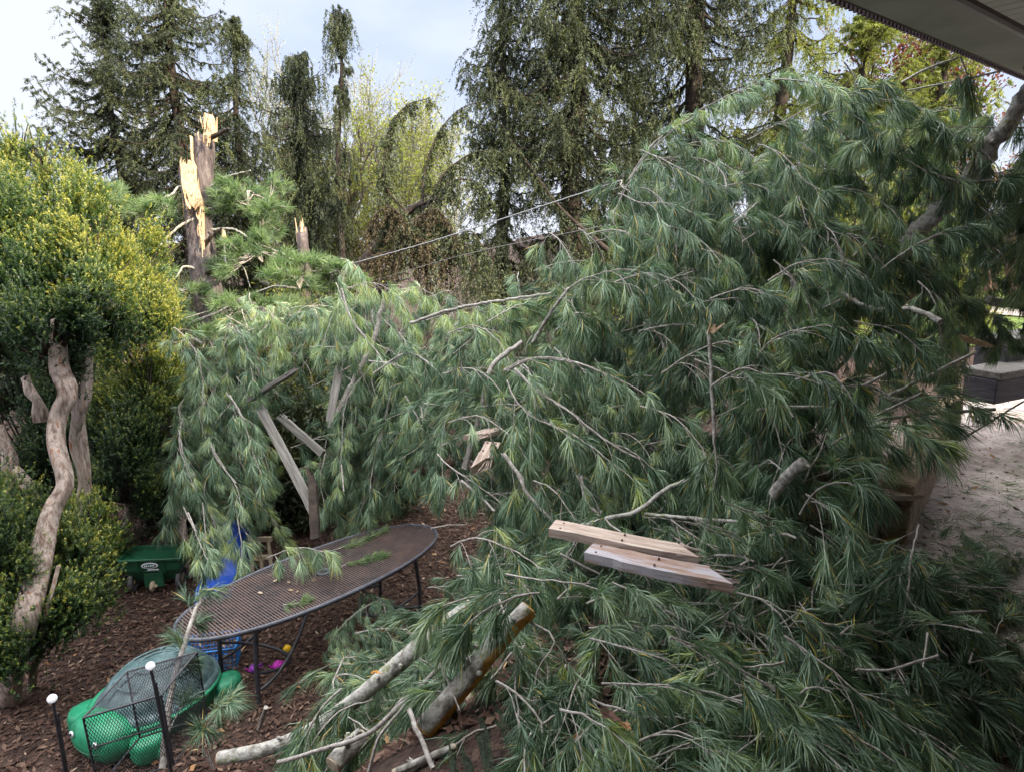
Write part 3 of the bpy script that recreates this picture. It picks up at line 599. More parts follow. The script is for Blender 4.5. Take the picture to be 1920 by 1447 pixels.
def bent_spruce():
    r = np.random.default_rng(77); o = P(770, 520, 12.6); root = empty('bent_spruce', (o[0], o[1], float(H(o[0], o[1]))))
    tag(root, 'storm bent spruce with arching limbs and brown dead curtains left of centre', 'spruce tree'); O = np.array(root.location)
    tk = MB(); fo = MB(); de = MB()
    def limb(px, d0, d1, r0, dens, dead=False, hl=.5):
        ds = np.linspace(d0, d1, len(px)); pts, tot = resample([P(u, v, d) - O for (u, v), d in zip(px, ds)], .07); n = len(pts)
        tube(tk, pts, np.linspace(r0, .008, n), 6, 0, wob=.06, rng=r)
        m = int(n * dens); i = r.integers(int(n * .25), n, m); st = pts[i]
        bd = nrm(np.stack([r.normal(size=m) * .3, r.normal(size=m) * .3, -np.ones(m)], 1)); bl = hl * r.uniform(.15, 1.3, m) * (.4 + .9 * (np.sin(i * .9) > -.2)); kk = 48
        s = r.random((m, kk)); bd = nrm(bd + r.normal(size=(m, 3)) * .18); pos = (st[:, None] + bd[:, None] * (s * bl[:, None])[..., None] + r.normal(size=(m, kk, 3)) * .016).reshape(-1, 3)
        ed = nrm(np.repeat(bd, kk, 0) + r.normal(size=(m * kk, 3)) * .45); N = len(pos); sv = nrm(np.cross(ed, r.normal(size=(N, 3)))) * .013
        V = np.stack([pos - sv, pos + sv, pos + ed * .05], 1).reshape(-1, 3)
        (de if dead else fo).add(V, np.arange(N * 3).reshape(-1, 3), 0, np.repeat(np.clip(r.random(N), 0, 1), 3), False)
    limb([(640, 560), (700, 470), (760, 400), (805, 378), (850, 360)], 12.8, 12.4, .20, .5)
    limb([(792, 420), (795, 330), (822, 250), (862, 205), (905, 190)], 12.5, 12.6, .024, 1.5, hl=.8)
    limb([(765, 400), (722, 345), (728, 250), (760, 200), (805, 184)], 12.5, 12.3, .022, 1.7, hl=.6)
    limb([(730, 440), (722, 330), (735, 260)], 12.5, 12.5, .03, 1.8, hl=.7)
    limb([(800, 390), (830, 330), (880, 290), (930, 280)], 12.3, 12.0, .03, 2.6, hl=.75)
    limb([(780, 430), (840, 345), (890, 340), (915, 365)], 12.2, 11.8, .03, 2.6, hl=.6)
    limb([(1140, 470), (1060, 400), (1020, 350), (985, 300), (955, 260)], 12.6, 12.2, .06, 1.2, hl=.5)
    for k in range(7):
        u = 690 + k * 24; w_ = r.uniform(.6, 1.5); t_ = r.uniform(-25, 45); limb([(u, 480 + t_), (u + 10 * w_, 435 + t_), (u + 45 * w_, 412 + t_ + r.uniform(-10, 10)), (u + 75 * w_, 440 + t_ + r.uniform(-10, 30))], 12.0, 11.6, .02, 3.0, dead=(k in (0, 2, 3)), hl=.85)
    limb([(640, 520), (700, 480), (770, 470), (830, 500)], 12, 11.6, .03, 3.0, dead=True, hl=.6)
    tk.obj('trunk', M_DBARK, root); fo.obj('foliage', M_SPR, root); de.obj('dead_foliage', M_DEAD, root)
bent_spruce()

def broadleaf(u, d, vtop, spread_px, seed, label, mat=M_DEC, dens=1.0, name='spring_tree', bark=M_GBARK, leaf=.05, r0=.14, vbase=560):
    r = np.random.default_rng(seed); b = P(u, 400, d); gz = float(H(b[0], b[1])); O = np.array([b[0], b[1], gz]); root = empty(name, tuple(O)); tag(root, label, 'tree')
    tk = MB(); LP = []; top = P(u, vtop, d)[2] - gz; sw = spread_px / FPX * d
    def grow(p, dr, L, rad, lv):
        n = max(3, int(L / .12)); q = [p]; dd = dr
        for k in range(n):
            dd = nrm(dd + r.normal(size=3) * .13 + np.array([0, 0, .05])); q.append(q[-1] + dd * L / n)
        q = np.array(q); tube(tk, q, np.linspace(rad, rad * .45, len(q)), 6 if lv < 2 else 4, 0, cap=False)
        if lv >= 3: LP.extend(q[1:]); return
        nb = [7, 6, 5][lv]
        for k in range(nb):
            t = r.uniform(.3, 1); i = int(t * (len(q) - 1)); ax = nrm(r.normal(size=3)); nd_ = nrm(dd * .8 + ax * .75 + np.array([0, 0, .15]))
            grow(q[i], nd_, L * r.uniform(.35, .6), rad * .45, lv + 1)
        grow(q[-1], dd, L * .5, rad * .45, lv + 1)
    for k in range(3):
        a = r.uniform(0, 6.28); grow(np.array([.15 * math.cos(a), .15 * math.sin(a), 0.]), nrm(np.array([math.cos(a) * sw / top * .7, math.sin(a) * .2, 1.])), top * .62, r0 * r.uniform(.6, 1), 0)
    LP = np.array(LP); idx = r.integers(0, len(LP), int(9000 * dens)); pos = LP[idx] + r.normal(size=(len(idx), 3)) * .09
    pos = pos[pos[:, 2] > top * .25]; N = len(pos); e = nrm(r.normal(size=(N, 3))); f = nrm(np.cross(e, r.normal(size=(N, 3)))); L = leaf * r.uniform(.5, 1.2, N)[:, None]
    V = np.stack([pos, pos + e * L * .5 + f * L * .4, pos + e * L, pos + e * L * .5 - f * L * .4], 1).reshape(-1, 3); k = np.arange(N)[:, None] * 4
    fo = MB(); fo.add(V, np.vstack([k + [0, 1, 2], k + [0, 2, 3]]), 0, np.repeat(r.random(N), 4), False)
    tk.obj('trunk', bark, root); fo.obj('crown', mat, root)
broadleaf(600, 21, 100, 90, 21, 'pale budding tree behind the thin scraggy spruce', dens=1.0)
broadleaf(690, 20, 150, 110, 22, 'yellow green budding tree in front of the brightest sky gap', dens=1.7, leaf=.075)
broadleaf(650, 18.5, 250, 90, 23, 'lower yellow green tree with warm brown stems beside the thin spruce', dens=1.7, leaf=.08, bark=M_YBARK)
broadleaf(540, 22, 110, 60, 24, 'wispy half bare tree between the two spruces at left', dens=.5)
broadleaf(790, 23, 215, 60, 25, 'far feathery tree below the bent spruce arches', dens=.7)
broadleaf(1740, 17, 70, 80, 26, 'dark red leaved tree tucked behind the eave corner', mat=M_RED, dens=1.8, leaf=.09, name='red_leaf_tree', bark=M_DBARK)
# undergrowth along the back of the garden
def bush(u, v, d, w, h, seed, label, mat, n=9000, name='bush', le=.06):
    r = np.random.default_rng(seed); b = P(u, v, d); gz = float(H(b[0], b[1])); root = empty(name, (b[0], b[1], gz)); tag(root, label, 'bush', 'bushes along the back of the garden')
    ht = P(u, v - h, d)[2] - gz; ww = w / FPX * d; tk = MB(); pos = []
    for k in range(46):
        a = r.uniform(0, 6.28); rr = ww * math.sqrt(r.random()); e = np.array([rr * math.cos(a), rr * math.sin(a) * .6, ht * r.uniform(.6, 1.05) * (1 - .25 * (rr / ww) ** 2)])
        q, _ = resample([e * [.2, .2, 0], e * [.5, .5, .5] + r.normal(size=3) * .1, e], .12); tube(tk, q, np.linspace(.018, .005, len(q)), 4, 0, cap=False)
        pos.append(q)
    pos = np.concatenate(pos); pos = pos[r.integers(0, len(pos), n)] + r.normal(size=(n, 3)) * [.13, .13, .11]; pos = pos[pos[:, 2] > .02]; n = len(pos)
    e = nrm(r.normal(size=(n, 3)) + [0, 0, -.3]); f = nrm(np.cross(e, r.normal(size=(n, 3)))); L = le * r.uniform(.5, 1.3, n)[:, None]
    V = np.stack([pos - f * L * .16, pos + f * L * .16, pos + e * L], 1).reshape(-1, 3); fo = MB(); cl = (np.sin(pos[:, 0] * 5 + seed) * np.sin(pos[:, 2] * 6 + pos[:, 1] * 4)) * .25 + .5
    fo.add(V, np.arange(n * 3).reshape(-1, 3), 0, np.repeat(np.clip(cl + r.normal(size=n) * .15, 0, 1), 3), False)
    tk.obj('stems', M_DBARK, root); fo.obj('foliage', mat, root)
bush(700, 600, 10.5, 130, 110, 31, 'brownish shrub under the bent spruce', M_DEAD, 3500)
bush(900, 600, 11.5, 120, 120, 32, 'dark shrub left of the central spruce foot', M_SPR, 14000)
bush(1060, 600, 11.5, 110, 150, 33, 'mossy green shrub at the central spruce foot', M_SPR, 14000)
bush(1210, 600, 11, 110, 150, 34, 'shadowed shrub right of the central spruce foot', M_SPR, 14000)
bush(560, 620, 11.5, 110, 130, 35, 'green shrub between the two broken trunks', M_SPRY, 14000)
bush(330, 640, 11, 130, 170, 36, 'low evergreen shrub behind the yews', M_SPR, 14000)
bush(1150, 680, 8.0, 90, 120, 37, 'olive shrub seen through the gap in the middle of the fallen crown', M_SPRY, 14000)
bush(1600, 420, 10.5, 170, 160, 38, 'yellow flecked shrub behind the upper fallen crown', M_SPRY, 12000)
bush(1850, 400, 11.5, 120, 110, 39, 'bright green shrub behind the rail fence', M_SPRY, 12000)
bush(150, 700, 9.5, 200, 330, 40, 'dark shrub filling the space behind the yew trunks', M_SPR, 16000)
bush(480, 900, 8.6, 120, 230, 41, 'dark shrub behind the hanging pine limb', M_SPR, 16000)
bush(560, 900, 7.7, 75, 190, 43, 'added very dark shrub standing in for deep shade in the hollow behind the leaning post', M_SPR, 26000, le=.09)  # shrub added to darken the hollow like deep canopy shade
bush(390, 960, 8.2, 110, 200, 44, 'very dark shrub behind the blue slide', M_SPR, 26000, le=.09)
bush(720, 860, 8.2, 150, 220, 42, 'dark shrub behind the draped pine limb', M_SPR, 16000)

# overhead cables
for (px, d0, d1, lab, rr) in [([(600, 510), (790, 458), (980, 398), (1165, 338)], 12.0, 8.0, 'thick pale overhead cable sloping up toward the fallen crown', .012),
                              ([(700, 415), (900, 330), (1090, 285)], 16, 15, 'thin upper wire crossing in front of the weeping spruces', .009),
                              ([(640, 545), (860, 480), (1120, 425)], 12.5, 9, 'thin lower wire below the thick pale cable', .004)]:
    tag(stick(px, d0, d1, rr, rr, 'overhead_cable', M_CABLE, wob=0, sides=6), lab, 'cable')

# ================================================================== BROKEN TRUNKS
def splinters(mb, c, rad, n, h, r, lean=(0, 0), arc=(0, 6.28), tint=.5):
    for k in range(n):
        a = r.uniform(*arc); q = rad * r.uniform(.55, .98); w = rad * r.uniform(.12, .4); t = .012 + rad * .08 * r.random(); H_ = h * r.uniform(.3, 1.0)
        o = np.array([math.cos(a), math.sin(a), 0]); tg = np.array([-math.sin(a), math.cos(a), 0]); b = np.array(c) + o * q
        top = b + np.array([lean[0] * H_, lean[1] * H_, H_]) + o * r.normal() * .03
        V = [b - tg * w - o * t, b + tg * w - o * t, b + tg * w + o * t, b - tg * w + o * t, top - tg * w * .25 - o * .004, top + tg * w * .05 - o * .004, top + tg * w * .05 + o * .004, top - tg * w * .25 + o * .004]
        mid = [(np.array(V[i]) + np.array(V[i + 4])) / 2 + tg * r.normal() * w * .2 for i in range(4)]
        VV = V[:4] + mid + V[4:]
        T = []
        for l0 in (0, 4):
            for i in range(4):
                j = (i + 1) % 4; T += [[l0 + i, l0 + j, l0 + 4 + j], [l0 + i, l0 + 4 + j, l0 + 4 + i]]
        T += [[8, 9, 10], [8, 10, 11]]
        mb.add(VV, T, 0, .5, False)
def slab(mb, px, d, thick, r):
    """torn strip of wood: outline in photo pixels at one distance, real thickness, ragged and warped"""
    fr = []; bk = []
    for (u, v) in px:
        p = P(u, v, d); j = r.normal() * .02; fr.append(p + [0, j, 0]); bk.append(p + [r.normal() * .006, thick + j + r.normal() * .01, 0])
    n = len(px); V = np.array(fr + bk); c = V[:n].mean(0) + [0, -.02, 0]; c2 = V[n:].mean(0)
    import mathutils
    tr = mathutils.geometry.tessellate_polygon([[Vector((float(u), float(-v), 0)) for u, v in px]])
    T = [list(t) for t in tr] + [[t[0] + n, t[2] + n, t[1] + n] for t in tr]
    for i in range(n):
        j = (i + 1) % n; T += [[i, j, j + n], [i, j + n, i + n]]
    mb.add(V, T, 0, .5, False)
r = np.random.default_rng(51)
D = 10.0
bt = P(405, 690, D); gz = float(H(bt[0], bt[1])); O = np.array([bt[0], bt[1], gz]); root = empty('broken_pine', tuple(O)); tag(root, 'tall pine snapped off at its splintered orange top, left of centre', 'pine tree')
tk = MB(); path = [np.array([P(418, 700, D)[0], P(418, 700, D)[1], gz - .1]), P(416, 700, D), P(400, 600, D), P(382, 500, D), P(375, 400, D), P(380, 330, D), P(385, 258, D)]
pts, tot = resample([p - O for p in path], .06); n = len(pts); rad = np.interp(np.linspace(0, 1, n), [0, .35, .6, .8, 1], [.25, .23, .205, .16, .145])
tube(tk, pts, rad, 16, 0, wob=.018, rng=r, cap=True)
# left fork that split away
p2, _ = resample([p - O for p in (P(372, 500, D - .05), P(362, 420, D - .05), P(352, 350, D - .05), P(347, 315, D - .03))], .06); tube(tk, p2, np.linspace(.12, .09, len(p2)), 12, 0, wob=.03, rng=r)
tk.obj('trunk', M_BARK, root)
sw = MB(); tp = P(387, 262, D) - O; splinters(sw, tp + [0, 0, -.03], .14, 10, .36, r, (0, 0), (-1.2, 1.9)); splinters(sw, tp + [0, 0, -.04], .14, 9, .14, r)
Vs = MB()
slab(Vs, [(339, 308), (344, 304), (352, 310), (356, 300), (366, 312), (368, 345), (380, 378), (380, 395), (372, 386), (365, 392), (356, 382), (350, 360), (348, 372), (356, 385), (358, 392), (350, 384), (343, 350)], D - .32, .05, r)
slab(Vs, [(371, 388), (380, 392), (381, 440), (383, 468), (378, 458), (372, 430)], D - .24, .04, r)
slab(Vs, [(355, 253), (358, 256), (362, 300), (366, 315), (361, 312)], D - .2, .03, r)
slab(Vs, [(372, 256), (378, 262), (384, 246), (383, 228), (386, 212), (390, 222), (393, 214), (398, 222), (399, 250), (392, 256), (384, 262), (374, 270), (370, 268)], D - .12, .10, r)
slab(Vs, [(415, 430), (420, 432), (424, 455), (421, 460), (416, 450)], D - .3, .03, r)
for (pu, pv, hu, hv, n_) in ((352, 318, 14, 16, 26), (362, 370, 14, 30, 34), (376, 430, 5, 40, 16), (388, 232, 9, 12, 14), (384, 258, 11, 8, 12), (360, 290, 3, 30, 6), (345, 370, 6, 22, 8), (356, 388, 4, 14, 6)):
    for _ in range(n_):
        u_ = pu + r.uniform(-hu, hu); v_ = pv + r.uniform(-hv, hv); l_ = r.uniform(8, 30); a_ = P(u_, v_ + l_ * .5, D - r.uniform(.14, .37)); b_ = P(u_ + r.normal() * 2.5, v_ - l_ * .5, D - r.uniform(.14, .40))
        tube(Vs, np.array([a_, (a_ + b_) / 2 + r.normal(size=3) * .006, b_]), [.007, .009, .001], 3, 0, smooth=False)
V_, T_, M_, A_, S_ = Vs.arrays(); sw.add(V_ - O, T_, 0, .5, False)
sw.obj('splintered_wood', M_SPLIT, root)
for px, a, b in [([(395, 258), (412, 250), (430, 240)], .05, .035), ([(365, 385), (340, 350), (322, 364), (300, 372)], .03, .018), ([(383, 460), (395, 445), (415, 428)], .05, .025),
                 ([(385, 512), (415, 500), (440, 495), (470, 488)], .05, .03), ([(365, 410), (335, 425), (300, 460), (290, 480)], .03, .012), ([(398, 430), (440, 430), (480, 455), (530, 475), (545, 485)], .025, .01),
                 ([(372, 505), (345, 500), (330, 520)], .03, .012), ([(430, 490), (455, 500), (470, 540)], .02, .008), ([(420, 455), (424, 500)], .02, .014), ([(395, 350), (430, 330), (470, 320)], .03, .012)]:
    stick(px, D - .15, D - .4, a, b, 'branch', M_GBARK if b < .02 else M_DBARK, root, r)
# soft foliage of the standing pine
def foliage_clump(parent, clumps, seed, mat, L=.17, nn=26, w=.0075):
    r = np.random.default_rng(seed); O = np.array(parent.location)
    for (u, v, d, ru, rv, n) in clumps:
        c = P(u, v, d); sx = ru / FPX * d; sz = rv / FPX * d
        sc_ = r.normal(size=(7, 3)) * [sx * .62, sx * .5, sz * .5]; x = sc_[r.integers(0, 7, n)] + nrm(r.normal(size=(n, 3))) * (r.random((n, 1)) ** .5) * [sx * .5, sx * .45, sz * .32]; x[:, 2] -= .15 * np.abs(x[:, 0]); x[:, 2] += .10 * sz
        tw = MB(); ne = MB()
        hubs = x[r.integers(0, n, 12)] * .4
        dirs = nrm(x * [1, 1, .6] + r.normal(size=(n, 3)) * .25 + [0, 0, .25])
        for k in range(0, n, 3):
            hb = hubs[np.argmin(((hubs - x[k]) ** 2).sum(1))]; tube(tw, np.array([hb, (hb + x[k]) / 2 + [0, 0, -.03], x[k]]), [.011, .008, .004], 3, 0, cap=False)
        for k in range(12): tube(tw, np.array([[0, 0, -sz * .5], hubs[k] * .5, hubs[k]]), [.02, .014, .01], 4, 0, cap=False)
        needles(ne, x, dirs, nn, L, .6, .12, w, r, tint=np.clip(r.beta(2, 2, n) + .1, 0, .9))
        o = tw.obj('bough', M_TWIG, parent, tuple(c - O)); ne.obj('needles', mat, o)
foliage_clump(root, [(462, 360, 9.9, 55, 42, 110), (490, 400, 9.9, 45, 60, 110), (240, 375, 9.8, 45, 30, 80), (310, 395, 9.8, 40, 25, 60), (490, 470, 9.7, 60, 40, 110), (270, 500, 9.4, 55, 35, 100),
                     (290, 540, 9.2, 55, 45, 120), (270, 570, 9.0, 50, 45, 100), (450, 570, 9.2, 75, 40, 150), (560, 520, 9.4, 80, 40, 150), (380, 630, 9.0, 50, 30, 80), (500, 620, 8.8, 90, 40, 150), (600, 590, 8.9, 70, 45, 130), (640, 510, 9.6, 40, 25, 70)], 5, M_PINE2)

def snag(u0, v0, u1, v1, d, rr, seed, label, hs=.3):
    r = np.random.default_rng(seed); a = P(u0, v0, d); b = P(u1, v1, d); g = float(H(a[0], a[1])); O = np.array([a[0], a[1], g]); root = empty('snapped_tree', tuple(O)); tag(root, label, 'broken tree')
    tk = MB(); pts, _ = resample([np.array([0, 0, -.1]), a - O, b - O], .08); tube(tk, pts, np.linspace(rr * 1.3, rr, len(pts)), 12, 0, wob=.03, rng=r); tk.obj('trunk', M_BARK, root)
    sw = MB(); splinters(sw, b - O + [0, -rr * .3, -.25], rr, 14, hs, r, (0, 0), (2.5, 6.0)); sw.obj('splintered_wood', M_SPLIT, root)
snag(570, 490, 566, 428, 12.5, .10, 61, 'short snapped trunk with orange torn wood right of the tall broken pine', .45)
snag(640, 740, 628, 640, 7.6, .085, 62, 'dark snapped pole rising behind the draped pine limb', .12)
snag(578, 500, 574, 470, 13.5, .06, 63, 'small torn stub close behind the short snapped trunk', .3)

# ================================================================== YEWS
def yew(name, label, trunks, blobs, seed, tbias=0.0, w=.0095, nl=15, sh=.075):
    r = np.random.default_rng(seed); b = np.array(trunks[0][0][0]); O = np.array([b[0], b[1], float(H(b[0], b[1]))]); root = empty(name, tuple(O)); tag(root, label, 'yew')
    for path, ra, rb in trunks:
        mb = MB(); pts, _ = resample([np.array(path[0]) - O + [0, .02, -.2]] + [np.array(p) - O for p in path], .05); n = len(pts)
        # fluted trunk with knots
        rad = np.linspace(ra, rb, n) * (1 + .12 * np.sin(np.linspace(0, 14, n) + seed)); rad[:4] *= np.array([1.5, 1.35, 1.2, 1.08])
        tube(mb, pts, rad, 22, 0, wob=.012, rng=r, flute=.10); mb.obj('trunk', M_YBARK, root)
    for (u, v, d, ru, rv, rd, n, tb) in blobs:
        n = int(n * 1.7); v = v + (45 if v < 480 else 0)
        c = P(u, v, d) - O; sx, sz = ru / FPX * d, rv / FPX * d
        mc = max(6, int(sx * sz * 60)); cx = nrm(r.normal(size=(mc, 3))) * r.uniform(.45, 1.0, (mc, 1)) * [sx, rd, sz]; wsz = r.uniform(.6, 1.3, mc)
        ci = r.integers(0, mc, n); off = r.normal(size=(n, 3)) * [.065, .065, .12] * wsz[ci][:, None]; off[:, 2] += .06
        p = cx[ci] + off; x = nrm(cx[ci] / [sx, rd, sz] + off * 2.0)
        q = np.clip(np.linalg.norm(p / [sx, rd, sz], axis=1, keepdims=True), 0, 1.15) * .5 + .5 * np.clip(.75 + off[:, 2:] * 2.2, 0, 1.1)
        # upright shoots of flat leaves
        dr = nrm(x * [.55, .55, .3] + [0, 0, .75] + r.normal(size=(n, 3)) * .3); L = sh * r.uniform(.5, 1.5, n)
        K = nl; s = np.tile(np.linspace(.05, 1, K), (n, 1)); base = p[:, None] + dr[:, None] * (s * L[:, None])[..., None]
        rv_ = r.normal(size=(n, K, 3)); per = nrm(rv_ - (rv_ * dr[:, None]).sum(-1, keepdims=True) * dr[:, None])
        ld = nrm(dr[:, None] * .75 + per); ll = .026 * r.uniform(.7, 1.3, (n, K, 1)) * (1.15 - .5 * s[..., None])
        sv = nrm(np.cross(ld, per + r.normal(size=(n, K, 3)) * .3)) * w * .5
        V = np.stack([base - sv, base + sv, base + ld * ll + sv * .3], 2).reshape(-1, 3)
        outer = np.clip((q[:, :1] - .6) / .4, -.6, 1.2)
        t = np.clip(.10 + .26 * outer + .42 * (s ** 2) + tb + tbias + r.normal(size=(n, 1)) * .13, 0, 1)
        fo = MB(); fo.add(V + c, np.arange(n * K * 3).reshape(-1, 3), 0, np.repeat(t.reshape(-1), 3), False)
        # twigs inside
        k = r.integers(0, n, 40); tw = MB()
        for i in k: tube(tw, np.array([c + [0, 0, -sz * .6], c + p[i] * .5 + [0, 0, -.05], c + p[i]]), [.016, .011, .004], 4, 0, cap=False)
        o = tw.obj('limb', M_DBARK, root); fo.obj('foliage', M_YEW, o)
def PG(u, v): p = G(u, v); return p
tA = [PG(18, 1315), P(40, 1180, 4.45), P(70, 1080, 4.6), P(98, 960, 4.75), P(122, 905, 4.8), P(104, 830, 4.85), P(108, 780, 4.9), P(128, 735, 4.9), P(112, 690, 4.95), P(110, 600, 5.0)]
tB = [PG(160, 1185), P(150, 1100, 5.6), P(146, 980, 5.5), P(158, 900, 5.4), P(140, 830, 5.3), P(150, 770, 5.2), P(160, 735, 5.2), P(165, 650, 5.2)]
tC = [PG(150, 1160), P(160, 1000, 5.9), P(160, 880, 5.9), P(150, 800, 5.9), P(140, 700, 5.9)]
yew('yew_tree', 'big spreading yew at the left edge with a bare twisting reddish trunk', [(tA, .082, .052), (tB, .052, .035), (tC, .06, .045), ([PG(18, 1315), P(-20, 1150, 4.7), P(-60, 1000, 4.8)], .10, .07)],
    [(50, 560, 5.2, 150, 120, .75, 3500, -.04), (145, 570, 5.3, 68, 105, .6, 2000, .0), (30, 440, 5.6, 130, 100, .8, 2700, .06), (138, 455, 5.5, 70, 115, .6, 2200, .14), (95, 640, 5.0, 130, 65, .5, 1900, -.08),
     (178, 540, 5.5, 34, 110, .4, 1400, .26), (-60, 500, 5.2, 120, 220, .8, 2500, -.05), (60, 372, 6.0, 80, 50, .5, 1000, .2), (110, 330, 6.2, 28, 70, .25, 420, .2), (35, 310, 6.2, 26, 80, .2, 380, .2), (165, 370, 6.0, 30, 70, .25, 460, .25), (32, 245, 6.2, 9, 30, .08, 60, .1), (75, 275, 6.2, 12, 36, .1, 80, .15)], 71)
tD = [PG(200, 1090), P(255, 900, 7.0), P(240, 700, 7.0), P(240, 500, 7.0)]
yew('yew_tree', 'sunlit yellow green yew hedge standing behind the bare trunk, right of it', [(tD, .07, .04), ([PG(352, 1080), P(330, 900, 7.3), P(310, 700, 7.3)], .05, .03)],
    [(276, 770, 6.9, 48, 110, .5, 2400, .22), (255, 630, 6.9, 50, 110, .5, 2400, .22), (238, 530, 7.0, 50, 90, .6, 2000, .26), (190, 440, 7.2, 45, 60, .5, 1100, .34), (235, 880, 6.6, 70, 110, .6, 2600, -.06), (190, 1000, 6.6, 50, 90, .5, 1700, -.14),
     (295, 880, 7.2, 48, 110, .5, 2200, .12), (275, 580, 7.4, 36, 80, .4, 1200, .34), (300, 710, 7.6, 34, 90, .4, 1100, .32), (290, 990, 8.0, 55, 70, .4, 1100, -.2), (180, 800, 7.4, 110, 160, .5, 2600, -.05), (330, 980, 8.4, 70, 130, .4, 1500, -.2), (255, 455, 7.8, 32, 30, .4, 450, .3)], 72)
yew('yew_bush', 'low front yew foliage in the lower left corner hiding the trunk foot', [([PG(60, 1290), P(80, 1180, 4.6), P(110, 1060, 4.6)], .03, .015)],
    [(50, 1070, 5.1, 85, 70, .35, 1500, .06), (60, 1170, 4.6, 75, 75, .35, 1500, .04), (130, 1090, 4.9, 45, 90, .3, 1100, .08), (20, 1000, 5.1, 60, 60, .3, 900, .0), (165, 1030, 5.1, 22, 60, .2, 380, .12), (20, 1230, 4.5, 50, 50, .3, 700, .0), (-30, 1100, 4.5, 70, 140, .4, 1500, -.05)], 73)
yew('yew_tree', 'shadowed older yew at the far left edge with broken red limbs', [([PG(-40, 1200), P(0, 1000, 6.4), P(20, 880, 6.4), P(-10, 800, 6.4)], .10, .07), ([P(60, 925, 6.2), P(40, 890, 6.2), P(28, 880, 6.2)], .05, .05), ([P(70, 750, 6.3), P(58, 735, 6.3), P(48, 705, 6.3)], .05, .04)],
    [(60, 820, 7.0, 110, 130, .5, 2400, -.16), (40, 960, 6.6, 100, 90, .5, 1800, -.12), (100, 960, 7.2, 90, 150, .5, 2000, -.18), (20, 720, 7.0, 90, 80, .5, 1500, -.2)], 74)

# ================================================================== FALLEN PINES (trunk and limbs are one thing, boughs its parts)
rg = np.random.default_rng(404)
PX = Matrix.Identity(4)
def fallen(name, label, at_px, d): 
    p = P(*at_px, d); root = empty(name, tuple(p)); tag(root, label, 'fallen pine'); return root
def fillpart(root, poly, n, kinds, yaw, dyaw, pitch=0., sc=(.8, 1.15), back=(0, .5), seed=1, cap=None, avoid=None):
    r = np.random.default_rng(seed); L = fill(poly, n, r, kinds, yaw, dyaw, pitch, sc, back)
    if avoid: L = [t for t in L if not any(math.hypot(t[3] - a, t[4] - b) < c for a, b, c in avoid)]; n = len(L)
    cap = n if cap is None else cap
    for kd, vi, m, u, v in L[:cap]: put(kd, vi, m, 'bough', root)
    return L[cap:]
def rest(root, Ls):
    """the overflow beyond a hundred boughs: one part"""
    st = MB(); ne = MB(); O = Matrix.Translation(-root.location)
    for kd, vi, m, u, v in Ls:
        s, n, c, _, _ = VARS[kd][vi]; st.merge(s, O @ m); ne.merge(n, O @ m)
    if not st.V: return
    o = tag(st.obj('inner_boughs', M_TWIG, root), kind='stuff'); tag(ne.obj('needles', M_PINE, o), kind='stuff')

# --- A: the crown filling the upper right
fa = fallen('fallen_pine', 'great fallen pine crown with grey trunk filling the upper right of the garden', (1700, 460), 4.6)
stick([(1560, 640), (1640, 530), (1715, 440), (1775, 378), (1850, 290), (1925, 180), (2000, 60)], 4.4, 3.8, .085, .056, 'trunk', M_GBARK, fa, rg, 12, .04, stubs=8)
for px, d0, d1, a, b in [([(1785, 372), (1820, 362), (1856, 345)], 4.5, 4.2, .03, .02), ([(1640, 515), (1700, 470), (1780, 430)], 4.0, 3.8, .012, .01), ([(1830, 320), (1850, 300), (1868, 262)], 4.3, 4.2, .05, .04),
                         ([(1710, 578), (1740, 590), (1765, 604)], 3.4, 3.2, .018, .020), ([(1575, 545), (1610, 568), (1650, 580), (1710, 578)], 3.7, 3.4, .014, .018), ([(1665, 742), (1740, 705), (1828, 660)], 3.3, 3.4, .013, .012),
                         ([(1605, 730), (1650, 707), (1702, 683)], 3.4, 3.4, .012, .012), ([(1560, 830), (1640, 780), (1728, 737)], 3.2, 3.3, .010, .011), ([(1620, 790), (1740, 775), (1865, 767)], 3.4, 3.6, .010, .013),
                         ([(1420, 768), (1480, 762), (1540, 762)], 3.0, 3.0, .011, .008), ([(1450, 925), (1480, 892), (1508, 862)], 2.75, 2.6, .030, .034), ([(1090, 985), (1150, 970), (1200, 955), (1250, 915), (1312, 890)], 3.4, 3.2, .020, .013),
                         ([(1210, 962), (1290, 970), (1400, 978)], 3.3, 3.0, .012, .010), ([(1690, 155), (1740, 128), (1797, 108)], 3.9, 3.8, .010, .008), ([(1700, 170), (1800, 150), (1880, 132)], 4.0, 3.7, .008, .007),
                         ([(1000, 640), (1030, 590), (1066, 540)], 4.4, 4.2, .018, .014), ([(1180, 335), (1230, 265), (1300, 222)], 4.6, 4.4, .012, .011), ([(1330, 622), (1334, 720), (1340, 830)], 2.85, 2.8, .012, .009),
                         ([(1640, 250), (1560, 290), (1470, 350), (1380, 420)], 4.8, 4.7, .02, .012), ([(1700, 560), (1620, 640), (1540, 720)], 4.2, 3.9, .02, .014), ([(1850, 560), (1900, 572), (1990, 560)], 4.4, 4.4, .04, .045),
                         ([(1760, 850), (1840, 800), (1930, 745)], 4.0, 4.2, .009, .008)]:
    stick(px, d0, d1, a, b, 'branch', M_GBARK, fa, rg)
mb = MB(); splinters(mb, (0, 0, 0), .010, 6, .05, rg); mb.obj('torn_tip', M_SPLIT, fa, tuple(P(1330, 624, 2.85) - np.array(fa.location)))
